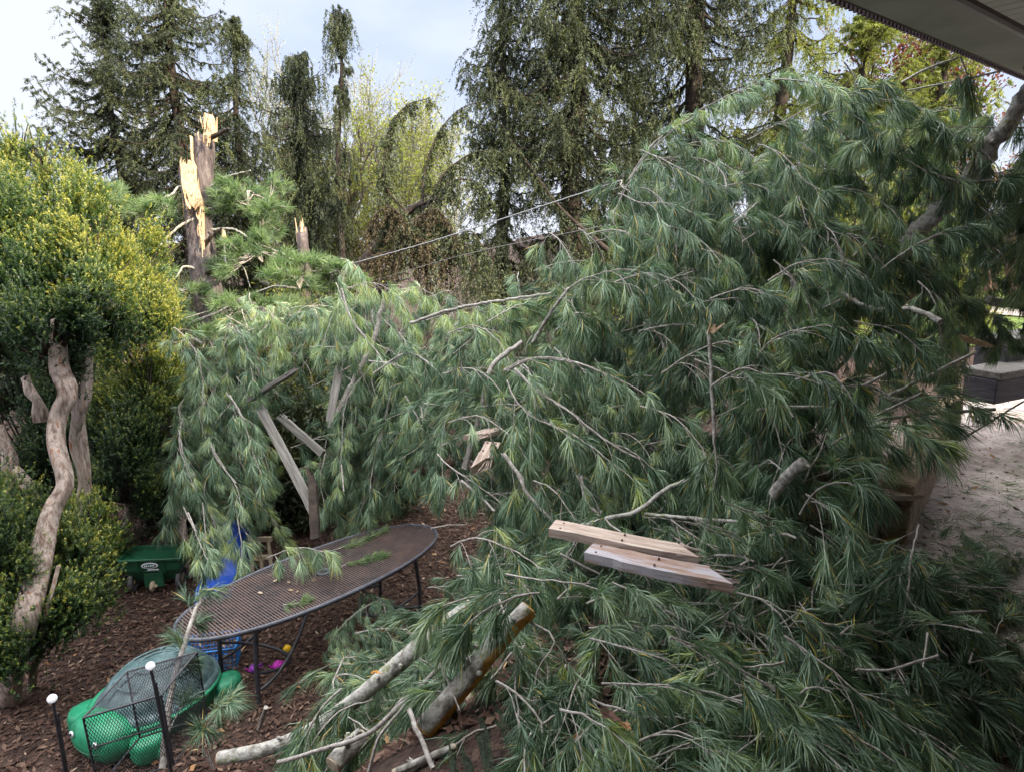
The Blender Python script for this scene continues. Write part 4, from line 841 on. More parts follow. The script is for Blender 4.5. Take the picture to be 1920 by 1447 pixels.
TA = [([(1150, 400), (1205, 300), (1290, 222), (1380, 172), (1462, 148), (1545, 158)], 4.6, 4.1, {}), ([(1462, 148), (1545, 160), (1600, 200), (1640, 250)], 4.1, 4.0, {}), ([(1400, 262), (1480, 222), (1560, 182), (1660, 160)], 4.2, 4.0, {}),
      ([(1540, 215), (1620, 190), (1700, 190), (1760, 230)], 4.0, 3.9, {}), ([(1800, 108), (1812, 140), (1815, 175)], 3.8, 3.75, dict(twig=.12, step=.05)), ([(1925, 240), (1830, 238), (1740, 240), (1670, 245), (1600, 275)], 4.1, 3.9, {}),
      ([(1200, 280), (1245, 300), (1285, 322), (1340, 352)], 4.3, 4.1, {}), ([(1160, 362), (1205, 380), (1262, 382), (1320, 412)], 4.2, 4.0, {}), ([(1420, 270), (1470, 292), (1510, 340), (1550, 360)], 4.0, 3.8, {}),
      ([(1640, 515), (1700, 470), (1780, 430), (1830, 425)], 3.9, 3.7, dict(start=.35)), ([(1440, 525), (1500, 492), (1565, 488), (1615, 512), (1665, 560)], 3.5, 3.3, dict(start=.05)), ([(1060, 545), (1100, 520), (1180, 505), (1260, 540), (1312, 595)], 4.2, 3.8, dict(start=.02, twig=.3)),
      ([(1150, 530), (1215, 512), (1280, 535), (1330, 600)], 4.0, 3.7, dict(start=.02)), ([(1335, 722), (1390, 690), (1440, 702), (1480, 702), (1545, 722)], 2.8, 2.6, {}), ([(1400, 700), (1440, 642), (1500, 618), (1565, 612), (1640, 650)], 3.2, 2.9, {}),
      ([(1490, 712), (1560, 700), (1610, 770)], 2.7, 2.5, {}), ([(1338, 820), (1345, 880), (1335, 940)], 2.8, 2.75, dict(twig=.16)), ([(1560, 832), (1605, 805), (1655, 796), (1700, 805), (1750, 830)], 3.0, 2.8, dict(hang=.3)),
      ([(1500, 962), (1530, 920), (1570, 902), (1610, 912), (1650, 930)], 2.7, 2.5, {}), ([(1510, 925), (1560, 960), (1600, 1000)], 2.7, 2.5, {}), ([(1700, 300), (1760, 330), (1830, 340), (1900, 330)], 4.0, 3.8, {}), 
      ([(1240, 700), (1300, 660), (1360, 640), (1420, 660)], 3.5, 3.2, {}), ([(1600, 600), (1680, 620), (1740, 670)], 3.4, 3.2, {}), ([(1330, 560), (1400, 540), (1460, 570), (1500, 620)], 3.7, 3.4, {}), ([(1380, 380), (1440, 400), (1490, 440), (1530, 500)], 4.1, 3.9, {}),
      ([(1240, 420), (1300, 440), (1350, 490), (1380, 540)], 4.1, 3.8, {}), ([(1560, 350), (1620, 360), (1680, 400), (1720, 450)], 4.1, 3.9, {}), ([(1100, 440), (1150, 430), (1200, 450), (1250, 500)], 4.4, 4.2, {}), ([(1620, 770), (1700, 745), (1780, 745), (1850, 775)], 3.5, 3.4, dict(hang=.3))]
for px, a, b, kw in TA: traced(px, a, b, rg, 'bough', fa, **kw)
yr = lambda u, v: R(-120) if u > 1350 else R(-150)
polyA = [(1150, 440), (1220, 370), (1320, 310), (1400, 275), (1480, 260), (1560, 260), (1680, 235), (1800, 215), (1919, 205), (2060, 200), (2060, 520), (1900, 500), (1830, 520), (1850, 560), (1800, 640), (1780, 710), (1690, 790), (1610, 850), (1560, 910), (1480, 950), (1300, 880), (1230, 700), (1060, 580), (1100, 480)]
o1 = fillpart(fa, polyA, 138, ['arch', 'arch', 'hang'], yr, .7, -.2, (.75, 1.1), (0.0, .6), 1, cap=48, avoid=[(1760, 390, 60), (1850, 290, 60), (1700, 650, 60), (1560, 330, 40)])
rest(fa, o1)

# --- B: draped boughs in the centre
fb = fallen('fallen_pine', 'arching fallen pine limb draped over the middle of the heap', (1000, 700), 4.4)
for px, d0, d1, a, b in [([(945, 695), (1000, 672), (1060, 676), (1110, 690), (1180, 722)], 4.0, 3.7, .012, .008), ([(965, 690), (1005, 730), (1065, 770), (1140, 828), (1200, 860)], 3.9, 3.6, .012, .008), ([(990, 772), (1040, 800), (1085, 822), (1130, 850)], 3.8, 3.6, .017, .012),
                         ([(865, 900), (895, 925), (928, 958)], 4.1, 3.9, .013, .010), ([(945, 850), (970, 885), (990, 925), (1040, 980)], 3.8, 3.6, .016, .010), ([(770, 606), (840, 582), (920, 566), (1045, 548)], 5.4, 4.8, .018, .012), ([(1090, 892), (1100, 940), (1132, 972)], 3.7, 3.5, .016, .012),
                         ([(870, 880), (900, 780), (920, 690), (980, 640)], 4.4, 4.5, .03, .02)]:
    stick(px, d0, d1, a, b, 'branch', M_TWIG, fb, rg)
TB = [([(945, 692), (1000, 670), (1060, 675), (1110, 690), (1180, 720), (1225, 750)], 3.95, 3.6, dict(start=.02)), ([(970, 696), (1005, 732), (1065, 770), (1135, 825), (1180, 842), (1240, 890)], 3.85, 3.5, {}), ([(950, 712), (968, 752), (1005, 785), (1062, 808), (1105, 835), (1155, 872), (1200, 910)], 3.8, 3.4, {}),
      ([(820, 850), (840, 872), (890, 905), (950, 950)], 4.2, 3.9, {}), ([(940, 850), (978, 892), (990, 930), (1050, 985)], 3.9, 3.6, {}), ([(800, 600), (860, 580), (920, 565), (1000, 560), (1045, 552)], 5.3, 4.8, dict(tint=.82)), ([(840, 625), (890, 610), (935, 640), (960, 690)], 4.9, 4.6, {}),  # high tint paints the sunlit yellow into this bough's needles
      ([(830, 700), (880, 690), (930, 720), (960, 790)], 4.5, 4.2, {}), ([(840, 790), (900, 780), (960, 820), (1000, 880)], 4.2, 3.9, {}), ([(1080, 890), (1110, 930), (1140, 985)], 3.7, 3.5, {}), ([(1200, 760), (1260, 780), (1310, 830), (1340, 900)], 3.6, 3.3, {}), ([(1000, 900), (1040, 920), (1080, 975)], 3.7, 3.5, {})]
for px, a, b, kw in TB: traced(px, a, b, rg, 'bough', fb, **kw)
polyB = [(800, 620), (960, 580), (1080, 590), (1240, 720), (1320, 880), (1300, 960), (1100, 980), (900, 970), (820, 900), (800, 760)]
o2 = fillpart(fb, polyB, 66, ['arch', 'hang', 'arch'], lambda u, v: R(-140), .7, -.25, (.75, 1.05), (.0, .7), 2, cap=66); rest(fb, o2)

# --- C: hanging limb on the left in front of the broken pine
fc = fallen('hanging_pine_limb', 'torn pine limb hanging down between the yews and the metal table', (430, 620), 6.6)
for px, d0, d1, a, b in [([(430, 740), (455, 785), (475, 850), (492, 858)], 6.0, 5.9, .012, .008), ([(335, 805), (345, 855), (366, 892)], 6.0, 5.9, .010, .007), ([(395, 835), (410, 865), (442, 905)], 5.9, 5.8, .010, .007), ([(352, 960), (370, 1000)], 5.6, 5.5, .012, .008)]:
    stick(px, d0, d1, a, b, 'branch', M_TWIG, fc, rg)
TC = [([(340, 660), (362, 650), (378, 700), (380, 770)], 6.3, 6.1, dict(twig=.3, hang=.8)), ([(415, 620), (440, 610), (465, 660), (475, 720)], 6.3, 6.1, dict(twig=.3, hang=.8)), ([(425, 735), (455, 780), (475, 850), (495, 900)], 6.0, 5.8, dict(hang=.8)), ([(340, 790), (336, 830), (348, 870), (370, 930)], 6.0, 5.8, dict(hang=.8)),
      ([(395, 830), (412, 862), (442, 910), (455, 960)], 5.9, 5.7, dict(hang=.8)), ([(345, 950), (368, 1000), (380, 1030), (395, 1060)], 5.6, 5.2, dict(hang=.8, twig=.22)), ([(440, 940), (450, 1000), (455, 1060)], 5.7, 5.5, dict(hang=.8)), ([(500, 1045), (560, 1025), (620, 1038)], 5.4, 5.2, dict(hang=.9)), ([(380, 940), (385, 1000), (390, 1060)], 5.5, 5.4, dict(hang=.9)),
      ([(470, 600), (500, 580), (520, 610), (525, 660)], 6.9, 6.7, dict(tint=.8)), ([(560, 600), (590, 580), (600, 640)], 7.0, 6.8, dict(tint=.6))]
for px, a, b, kw in TC: traced(px, a, b, rg, 'bough', fc, w=.0044, nn=40, L=.14, **kw)
o3 = fillpart(fc, [(360, 680), (410, 640), (470, 640), (490, 720), (485, 900), (490, 940), (450, 950), (370, 930), (320, 920), (345, 840)], 42, ['hang', 'hang', 'arch'], lambda u, v: R(180), .9, -.3, (.8, 1.15), (0, .5), 3)
fillpart(fc, [(450, 600), (600, 560), (630, 610), (590, 680), (500, 660)], 8, ['hang', 'arch'], lambda u, v: R(180), 1.2, -.2, (.9, 1.2), (.3, 1.0), 33)

# --- D: limb draped left of centre
fd = fallen('draped_pine_limb', 'pine limb with sunlit yellow green top draped above the far end of the table', (680, 560), 6.4)
for px, d0, d1, a, b in [([(640, 540), (660, 600), (700, 650), (722, 682)], 6.3, 6.0, .013, .009), ([(700, 700), (760, 662), (805, 680), (835, 702)], 5.8, 5.6, .010, .007), ([(620, 800), (660, 720), (700, 640), (720, 560)], 6.4, 6.6, .04, .03), ([(640, 870), (645, 920)], 5.6, 5.5, .008, .006)]:
    stick(px, d0, d1, a, b, 'branch', M_TWIG, fd, rg)
TD_ = [([(630, 530), (655, 590), (700, 650), (725, 690)], 6.3, 5.9, dict(tint=.78, hang=.8)), ([(650, 540), (700, 530), (750, 560), (775, 620)], 6.5, 6.2, dict(tint=.88, hang=.8)), ([(720, 560), (770, 540), (815, 555), (830, 600)], 6.6, 6.3, dict(tint=.88, hang=.7)), ([(640, 560), (620, 600), (600, 660)], 6.4, 6.2, dict(tint=.6, hang=.8)),  # high tints put the sun's yellow on the upper boughs into needle colour
       ([(735, 682), (765, 660), (805, 682), (840, 720)], 5.8, 5.4, dict(hang=.8)), ([(700, 680), (650, 750), (640, 850), (630, 930)], 6.3, 6.1, dict(hang=.8, twig=.32)), ([(740, 700), (720, 790), (700, 870), (690, 960)], 6.3, 6.1, dict(hang=.8, twig=.32)), ([(790, 780), (820, 810), (850, 850), (880, 890)], 5.4, 5.2, dict(hang=.8)),
       ([(760, 740), (790, 800), (800, 860), (810, 900)], 5.3, 5.1, dict(hang=.8)), ([(610, 850), (600, 900), (610, 950)], 6.3, 6.2, dict(hang=.9)), ([(720, 600), (760, 640), (780, 700)], 6.2, 6.0, dict(tint=.55))]
for px, a, b, kw in TD_: traced(px, a, b, rg, 'bough', fd, w=.0042, nn=40, L=.14, **kw)
fillpart(fd, [(640, 700), (760, 670), (830, 720), (860, 860), (870, 910), (760, 910), (640, 930), (620, 860)], 44, ['hang', 'hang', 'arch'], lambda u, v: R(180), .9, -.3, (.8, 1.15), (0, .5), 4)
fillpart(fd, [(640, 540), (800, 540), (830, 620), (820, 720), (640, 700), (600, 620)], 18, ['hang', 'arch'], lambda u, v: R(180), 1.2, -.2, (.9, 1.2), (.2, .8), 44)

# ================================================================== GROUND HEAP
# needle litter underneath, its dark colour standing in for shade between the boughs
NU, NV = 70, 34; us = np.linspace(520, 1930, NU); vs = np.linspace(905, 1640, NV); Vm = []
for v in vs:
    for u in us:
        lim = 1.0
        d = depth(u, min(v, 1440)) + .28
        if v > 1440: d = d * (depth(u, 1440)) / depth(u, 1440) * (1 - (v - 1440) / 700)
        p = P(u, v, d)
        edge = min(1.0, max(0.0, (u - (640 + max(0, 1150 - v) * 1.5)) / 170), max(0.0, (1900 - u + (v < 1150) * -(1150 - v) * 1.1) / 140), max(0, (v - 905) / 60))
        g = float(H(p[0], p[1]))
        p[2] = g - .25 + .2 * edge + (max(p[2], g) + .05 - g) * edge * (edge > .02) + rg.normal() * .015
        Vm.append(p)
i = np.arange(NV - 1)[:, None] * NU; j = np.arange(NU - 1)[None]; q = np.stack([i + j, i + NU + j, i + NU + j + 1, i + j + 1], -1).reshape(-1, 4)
mb = MB(); mb.add(Vm, np.vstack([q[:, [0, 1, 2]], q[:, [0, 2, 3]]])); tag(mb.obj('shaded_needle_litter', M_UNDER), 'packed needle litter under the heap of pine boughs, coloured dark for the shade between them', 'needle litter', kind='stuff')

HEAP = []
LAND = [(1160, 1020, 'pale upper board'), (1230, 1070, 'reddish lower board'), (890, 1250, 'orange barked log'), (560, 1385, 'long mossy log'), (800, 1180, 'mossy log end'), (650, 1405, 'lichened log stump'), (800, 990, 'far tip of the table'), (680, 1190, 'right table legs'),
        (1390, 1240, 'yellowing pine tuft'), (1480, 900, 'thick sawn branch stub'), (1680, 980, 'timber wall corner'), (1815, 1146, 'right white stick'), (1700, 1245, 'level pale twig'), (1530, 1300, 'pale bent twig'), (1860, 960, 'gravel path'), (1900, 1440, 'bottom right corner'), (1250, 1440, 'bottom edge centre'), (1120, 1360, 'bottom brown leaves'), (1500, 1440, 'lower right edge'), (1490, 1005, 'white curved stick'), (1650, 1380, 'long bottom stem')]
ORD = ['nearest', 'second nearest', 'third nearest', 'fourth nearest', 'fifth nearest', 'sixth nearest', 'seventh nearest', 'eighth nearest', 'ninth nearest', 'tenth nearest', 'eleventh nearest', 'twelfth nearest', 'thirteenth nearest', 'fourteenth nearest', 'fifteenth nearest', 'sixteenth nearest', 'seventeenth nearest', 'eighteenth nearest', 'farthest']
def heap(poly, n, kinds, yaw, dyaw, label, group, seed, sc=(.7, 1.05), back=(-.05, .2), pitch=0.):
    r = np.random.default_rng(seed)
    for kd, vi, m, u, v in fill(poly, n, r, kinds, yaw, dyaw, pitch, sc, back):
        HEAP.append((tag(put(kd, vi, m, 'pine_bough'), label, 'pine bough', 'pine boughs heaped on the ground'), u, v))
heap([(560, 1447), (640, 1330), (780, 1200), (920, 1090), (1080, 1120), (1000, 1260), (880, 1447)], 46, ['flat', 'arch', 'flat'], lambda u, v: R(150), .9, 'pine bough in the lower part of the heap around the cut logs', 'boughs around the cut logs', 201)
heap([(880, 1447), (980, 1260), (1300, 1240), (1420, 1447)], 42, ['flat', 'arch'], lambda u, v: R(180), .8, 'pine bough at the bottom middle of the heap, right of the logs', 'boughs at the bottom middle', 202)
heap([(1400, 1447), (1300, 1240), (1560, 1150), (1800, 1250), (1840, 1447)], 50, ['flat', 'arch', 'flat'], lambda u, v: R(-140), .8, 'pine bough in the lower right part of the heap', 'boughs at the lower right', 203)
heap([(1000, 1260), (980, 1120), (1100, 1080), (1400, 1100), (1560, 1150), (1340, 1240)], 34, ['flat', 'arch'], lambda u, v: R(-170), .9, 'pine bough in the heap just in front of the broken boards', 'boughs in front of the boards', 204)
heap([(1400, 1080), (1440, 990), (1660, 1030), (1850, 1110), (1860, 1260), (1700, 1200), (1560, 1150)], 42, ['flat', 'flat', 'arch'], lambda u, v: R(-100), .7, 'pine bough spreading right from the boards toward the gravel path', 'boughs spreading toward the path', 205, pitch=-.1)
heap([(890, 1120), (930, 1050), (960, 1010), (1040, 1010), (1080, 1110), (920, 1125)], 18, ['flat', 'arch', 'arch'], lambda u, v: R(160), .9, 'pine bough heaped at the right end of the metal table', 'boughs at the table end', 206)
heap([(1040, 985), (1300, 960), (1440, 960), (1420, 1040), (1340, 1030), (1050, 980)], 20, ['flat', 'arch'], lambda u, v: R(-160), .9, 'pine bough lying behind the broken boards', 'boughs behind the boards', 207, back=(.15, .5))
heap([(620, 1250), (640, 1170), (720, 1130), (760, 1180), (690, 1280)], 6, ['flat', 'arch'], lambda u, v: R(170), .9, 'pine bough on the ground under the right half of the table', 'boughs under the table', 208, back=(.4, .9), sc=(.5, .7))
heap([(1800, 1000), (1919, 900), (1919, 1100), (1860, 1100)], 5, ['flat'], lambda u, v: R(-60), 1.5, 'small pine bough lying flat on the gravel path', 'boughs on the path', 209, sc=(.4, .6), back=(.35, .5))
by = {}
for o, u, v in HEAP:
    k = min(range(len(LAND)), key=lambda i: (LAND[i][0] - u) ** 2 + (LAND[i][1] - v) ** 2); du, dv_ = u - LAND[k][0], v - LAND[k][1]
    side = ('right of' if du > 0 else 'left of') if abs(du) > abs(dv_) else ('below' if dv_ > 0 else 'above')
    by.setdefault((k, side), []).append((du * du + dv_ * dv_, o))
for (k, side), L in by.items():
    L.sort(key=lambda t: t[0])
    for i_, (_, o) in enumerate(L): o['label'] = 'green pine bough ' + side + ' the ' + LAND[k][2] + ', ' + ORD[min(i_, 18)] + ' to it'
# traced boughs of the heap, each with its own words
TH = [([(845, 1022), (870, 1012), (900, 1008), (965, 1032), (1010, 1062), (1065, 1085)], 3.4, 3.0, 'long bough with curved pale stem right of the table end', {}),
      ([(950, 1075), (1010, 1085), (1080, 1092), (1145, 1110)], 2.9, 2.7, 'bough with pale straight stem left of the reddish board', dict(bare=.4)),
      ([(975, 1155), (1040, 1195), (1010, 1250), (1000, 1300)], 2.5, 2.35, 'bough curling from the upper tip of the orange barked log', {}),
      ([(930, 1275), (985, 1312), (1012, 1350), (1020, 1410)], 2.3, 2.1, 'bough with bare bent grey stem right of the orange barked log', dict(bare=.35)),
      ([(700, 1310), (640, 1330), (600, 1370), (560, 1430)], 3.0, 2.7, 'bough fanning left over the lower end of the logs', {}),
      ([(620, 1270), (660, 1262), (700, 1290)], 3.5, 3.3, 'small bough fanning in front of the table leg', {}),
      ([(1470, 1240), (1400, 1250), (1350, 1240), (1290, 1270)], 2.3, 2.2, 'bough with yellowing needles low in the right half of the heap', dict(tint=.84, L=.10)),
      ([(1340, 1320), (1400, 1300), (1450, 1310), (1500, 1345)], 2.1, 1.95, 'bough with brown tinged tips below the yellowing one', dict(tint=.74)),
      ([(1380, 1110), (1440, 1130), (1480, 1180), (1500, 1240)], 2.6, 2.4, 'bough drooping from the right tip of the reddish board', {}),
      ([(1470, 1190), (1540, 1240), (1600, 1290), (1660, 1340)], 2.3, 2.1, 'bough with dark red stem crossing the right of the heap', {}),
      ([(1620, 1000), (1700, 1030), (1780, 1055), (1850, 1075)], 3.2, 3.1, 'bough whose stem sweeps right onto the gravel path edge', dict(hang=.3)),
      ([(1590, 1370), (1640, 1400), (1700, 1447)], 1.95, 1.85, 'bough with pale stem running off the bottom edge at right', {}),
      ([(1100, 1130), (1140, 1120), (1130, 1190), (1110, 1230)], 2.7, 2.5, 'fanned bough drooping left of the boards', {}),
      ([(1050, 1330), (1100, 1340), (1160, 1380)], 2.1, 1.95, 'bough fanned at the bottom centre beside brown leaves', {}),
      ([(1200, 1390), (1260, 1370), (1330, 1390)], 2.0, 1.9, 'bough lying level near the bottom edge right of centre', {}),
      ([(1010, 1110), (960, 1120), (900, 1150), (850, 1190)], 2.45, 2.4, 'bough lying over the upper ends of the two logs', {}),
      ([(950, 1110), (880, 1120), (820, 1140)], 2.75, 2.7, 'bough hiding the upper tip of the long mossy log', {}),
      ([(640, 1290), (600, 1330), (560, 1400)], 2.75, 2.6, 'bough draped over the middle of the long mossy log', {}),
      ([(930, 1360), (890, 1370), (850, 1400), (830, 1440)], 2.3, 2.15, 'bough filling the hollow right of the pale forked stick', {}),
      ([(760, 1300), (730, 1340), (700, 1390)], 2.75, 2.6, 'bough under the long stripped branch between the logs', {}),
      ([(960, 1220), (930, 1260), (880, 1320)], 2.6, 2.5, 'bough tucked under the orange barked log', {}),
      ([(860, 1340), (840, 1300), (800, 1290)], 2.4, 2.4, 'bough tucked between the two cut logs', {})]
for px, a, b, lab, kw in TH: tag(traced(px, a, b, rg, 'pine_bough', None, **kw), lab, 'pine bough')
o = traced([(305, 1440), (312, 1360), (322, 1290), (345, 1210), (360, 1160), (378, 1115)], 3.5, 4.0, rg, 'pine_bough', None, r0=.02, end_r=.012, twig=.24, step=.16, hang=.35, L=.13, bare=.15)
tag(o, 'upright peeled pine branch with sparse tufts in front of the turtle sandbox', 'pine bough')
o = traced([(400, 1440), (380, 1390), (400, 1340), (430, 1310)], 3.4, 3.3, rg, 'pine_bough', None, hang=.4); tag(o, 'bough spreading beside the short log at bottom left', 'pine bough')

# sticks and logs
def logthing(px, d0, d1, r0, r1, label, mats, seed, under=False, cat='log', name='log', sides=16):
    r = np.random.default_rng(seed); ds = np.linspace(d0, d1, len(px)); path = np.array([P(u, v, d) for (u, v), d in zip(px, ds)]); org = path[0].copy()
    pts, tot = resample(path - org, .03); mb = MB(); rad = np.linspace(r0, r1, len(pts)) * (1 + .03 * np.sin(np.linspace(0, 20, len(pts))))
    root = empty(name, tuple(org)); tag(root, label, cat)
    tube(mb, pts, rad, sides, 0, wob=.012, rng=r, cap=True, flute=.02); mb.obj('bark', mats[0], root)
    for _ in range(5):
        i_ = int(len(pts) * r.uniform(.15, .85)); e_ = nrm(r.normal(size=3) + [0, -.6, .8]); kb = MB(); tube(kb, np.array([pts[i_] + e_ * rad[i_] * .6, pts[i_] + e_ * (rad[i_] + r.uniform(.006, .03))]), [rad[i_] * .36, rad[i_] * .22], 8, 0); kb.obj('knot', mats[0], root)
    t = nrm(pts[1] - pts[0])
    for p, s_, rr in ((pts[0], -1, rad[0]), (pts[-1], 1, rad[-1])):
        z = t * s_; x = nrm(np.cross(z, [0, 0, 1.])); y = np.cross(z, x); c = MB()
        lathe(c, [(rr * .99, -.004), (rr * .9, .006), (rr * .45, .009), (.0005, .007)], p, 18, 0, rot=np.stack([x, y, z], 1), smooth=False); c.obj('cut_end', mats[1], root)
    if under:
        tan = nrm(np.gradient(pts, axis=0)); side = nrm(np.cross(tan, [0, 0, 1.])); dn = np.cross(tan, side); n = len(pts)
        rows = []
        for k in range(n):
            a0, a1 = -.25 + .30 * math.sin(k * .35) + r.normal() * .10, 1.35 + r.normal() * .1
            ths = np.linspace(a0, a1, 6)
            rows.append([pts[k] + (side[k] * math.cos(a) - (-dn[k] if dn[k][2] < 0 else dn[k]) * math.sin(a)) * (rad[k] * 1.03 + .004 + .004 * r.random()) for a in ths])
        Vv = np.array(rows).reshape(-1, 3); ii = np.arange(n - 1)[:, None] * 6; jj = np.arange(5)[None]; qq = np.stack([ii + jj, ii + jj + 1, ii + 7 + jj, ii + 6 + jj], -1).reshape(-1, 4)
        c = MB(); c.add(Vv, np.vstack([qq[:, [0, 1, 2]], qq[:, [0, 2, 3]]])); c.obj('exposed_inner_bark', M_OBARK, root)
    return root
logthing([(412, 1420), (500, 1403), (580, 1370), (660, 1315), (740, 1250), (810, 1190), (880, 1140)], 3.05, 3.0, .030, .040, 'long mossy grey log running from bottom left up to the heap', (M_GBARK, M_PALEW), 1)
logthing([(795, 1365), (850, 1300), (900, 1240), (950, 1180), (990, 1140)], 2.35, 2.5, .037, .032, 'grey log with torn orange inner bark right of the long mossy log', (M_GBARK, M_OBARK), 2, True)
logthing([(625, 1432), (650, 1405), (680, 1380)], 2.5, 2.6, .037, .036, 'short lichened log stump at the bottom with pale cut end', (M_GBARK, M_PALEW), 3)
logthing([(850, 1400), (790, 1425), (740, 1447)], 2.2, 2.1, .013, .012, 'thin grey cut stick at the bottom edge beside the stump', (M_GBARK, M_PALEW), 4, name='cut_stick', cat='stick', sides=9)
for px, d0, d1, a, b, lab in [([(520, 1428), (600, 1405), (690, 1375), (735, 1335), (790, 1285), (830, 1245), (878, 1205)], 2.5, 2.5, .010, .014, 'long pale stripped branch lying across the logs'),
                              ([(690, 1447), (712, 1380), (760, 1320)], 2.35, 2.4, .008, .007, 'thin pale stick forking down from the stripped branch'), ([(768, 1330), (785, 1375), (812, 1440)], 2.2, 2.0, .011, .010, 'pale forked stick leaning on the cut log end'),
                              ([(825, 1240), (845, 1290), (862, 1330)], 2.4, 2.3, .006, .004, 'little twig crossing the orange barked log'), ([(1440, 1004), (1470, 1000), (1494, 1008)], 2.7, 2.6, .009, .007, 'short white curved stick right of the boards'),
                              ([(1340, 1040), (1380, 1040), (1414, 1052)], 2.8, 2.7, .008, .006, 'short white stick above the tip of the reddish board'), ([(1465, 1330), (1500, 1300), (1525, 1285), (1560, 1298)], 2.1, 2.0, .006, .004, 'pale bent twig in the lower right of the heap'),
                              ([(1605, 1253), (1655, 1257), (1700, 1245), (1760, 1228)], 2.2, 2.2, .006, .006, 'straight pale twig lying level at right of the heap'), ([(1780, 1148), (1848, 1145)], 2.7, 2.7, .007, .007, 'short white stick near the mulch at the right edge'),
                              ([(1740, 1185), (1735, 1220), (1730, 1250)], 2.3, 2.2, .005, .004, 'small upright grey twig at right of the heap'), ([(1050, 1036), (1090, 1058), (1125, 1075)], 3.0, 2.9, .007, .005, 'pale twig left of the reddish board end'),
                              ([(808, 990), (840, 984), (872, 983)], 4.3, 4.4, .008, .006, 'bare stick poking out past the far end of the table'), ([(485, 1365), (492, 1345), (498, 1325)], 3.6, 3.5, .014, .016, 'pale broken branch stub standing at the table leg foot'),
                              ([(0, 0), (1, 1)], 0, 0, 0, 0, None)]:
    if lab is None: continue
    tag(stick(px, d0, d1, a, b, 'stick', M_TWIG, None, rg, 8, .06, stubs=2 if len(px) > 3 else 0), lab, 'stick')

# broken boards
def board(a, b, w, h, label, mat, seed, up=(0, 0, 1), name='broken_board', mat_end=None):
    r = np.random.default_rng(seed); a = np.array(a); b = np.array(b); y = nrm(b - a); x = nrm(np.cross(y, np.array(up, float))); z = np.cross(x, y); L = np.linalg.norm(b - a)
    n = 14; V = []; 
    for k in range(n):
        f = k / (n - 1); c = a + (b - a) * f; s = 1.0; ww = w * (1 + .035 * r.normal())
        o0 = 0; o1 = 0
        if k == n - 1: o0 = r.uniform(.03, .12); o1 = -r.uniform(.02, .08)
        for (sx, sz) in ((-1, -1), (1, -1), (1, 1), (-1, 1)):
            off = y * ((o0 if sx > 0 else o1) if k in (n - 1,) else 0)
            V.append(c + x * sx * ww / 2 + z * sz * h / 2 + off + z * .004 * math.sin(f * 5 + seed))
    T = []
    for k in range(n - 1):
        for i in range(4):
            j = (i + 1) % 4; p = k * 4; T += [[p + i, p + j, p + 4 + j], [p + i, p + 4 + j, p + 4 + i]]
    T += [[0, 2, 1], [0, 3, 2], [n * 4 - 4, n * 4 - 3, n * 4 - 2], [n * 4 - 4, n * 4 - 2, n * 4 - 1]]
    V = np.array(V); org = V.mean(0); Rb = np.stack([x, y, z], 1); mb = MB(); mb.add((V - org) @ Rb, T, 0, .5, False)
    # splinter slivers at the torn end
    for k in range(16):
        p = b + x * r.uniform(-.5, .5) * w + z * r.uniform(-.4, .4) * h - org; e = y * r.uniform(.03, .09) + x * r.normal() * .008
        tube(mb, np.array([p - e * .5, p, p + e]) @ Rb, [.007, .005, .001], 4, 0)
    for k in range(4):
        nl_ = MB(); pc = (a + (b - a) * (.08 if k < 2 else .55) + x * w * (.3 if k % 2 else -.25) + z * (h / 2 + .003) - org) @ Rb; lathe(nl_, [(.001, .004), (.0045, .003), (.005, -.004)], pc, 8, 1); V2, T2, _m, _a, _s = nl_.arrays(); mb.add(V2, T2, 1)
    o = mb.obj(name, [mat, M_RWOOD], None, tuple(org)); o.rotation_euler = Matrix(Rb.tolist()).to_euler(); return tag(o, label, 'board')
board(P(1035, 990, 2.95), P(1286, 1036, 2.75), .10, .038, 'upper pale broken board lying on the pine heap', M_WOODB, 1)
board(P(1105, 1034, 2.8), P(1345, 1085, 2.55), .11, .04, 'lower reddish and lilac broken board lying on the pine heap', M_WOODP, 2)
board(P(925, 835, 4.15), P(908, 868, 4.0), .10, .06, 'light broken timber block lodged in the middle of the heap', M_WOODB, 3, name='timber_block')
board(P(948, 802, 4.3), P(905, 815, 4.2), .09, .03, 'small pale board scrap above the lodged timber block', M_WOODB, 4)
board(P(470, 748, 6.3), P(548, 698, 6.0), .10, .035, 'short grey broken plank sticking up right of the hanging limb', M_WOODG, 5)
board(P(592, 965, 5.7), P(492, 770, 6.2), .075, .045, 'long grey leaning post between the hanging and draped limbs', M_WOODG, 6, up=(0, 1, 0), name='leaning_post')
board(P(605, 850, 6.4), P(532, 785, 6.6), .07, .04, 'weathered rail sloping down right of the leaning post', M_WOODG, 7, up=(0, 1, 0), name='broken_rail')
board(P(618, 790, 6.3), P(634, 705, 6.4), .075, .03, 'whitish board upright beside the dark snapped pole', M_WOODG, 8, up=(0, 1, 0))
board(P(592, 1010, 5.5), P(586, 900, 5.7), .07, .05, 'dark upright post in the hollow behind the table', M_DBARK, 9, up=(0, 1, 0), name='upright_post')
board(P(780, 880, 5.5), P(860, 868, 5.4), .12, .03, 'dark red board hidden behind the draped limb', M_RWOOD, 11)
board(P(1610, 930, 3.6), P(1700, 925, 3.7), .10, .03, 'thin board scrap lying on the timber wall corner', M_WOODB, 12)
board(P(1385, 655, 4.6), P(1450, 640, 4.7), .12, .08, 'pinkish block seen through the middle of the fallen crown', M_RWOOD, 13, name='timber_block')
board(P(1800, 632, 4.4), P(1836, 642, 4.3), .05, .03, 'orange splinter of fresh wood near the right edge', M_SPLIT, 14, name='wood_splinter')
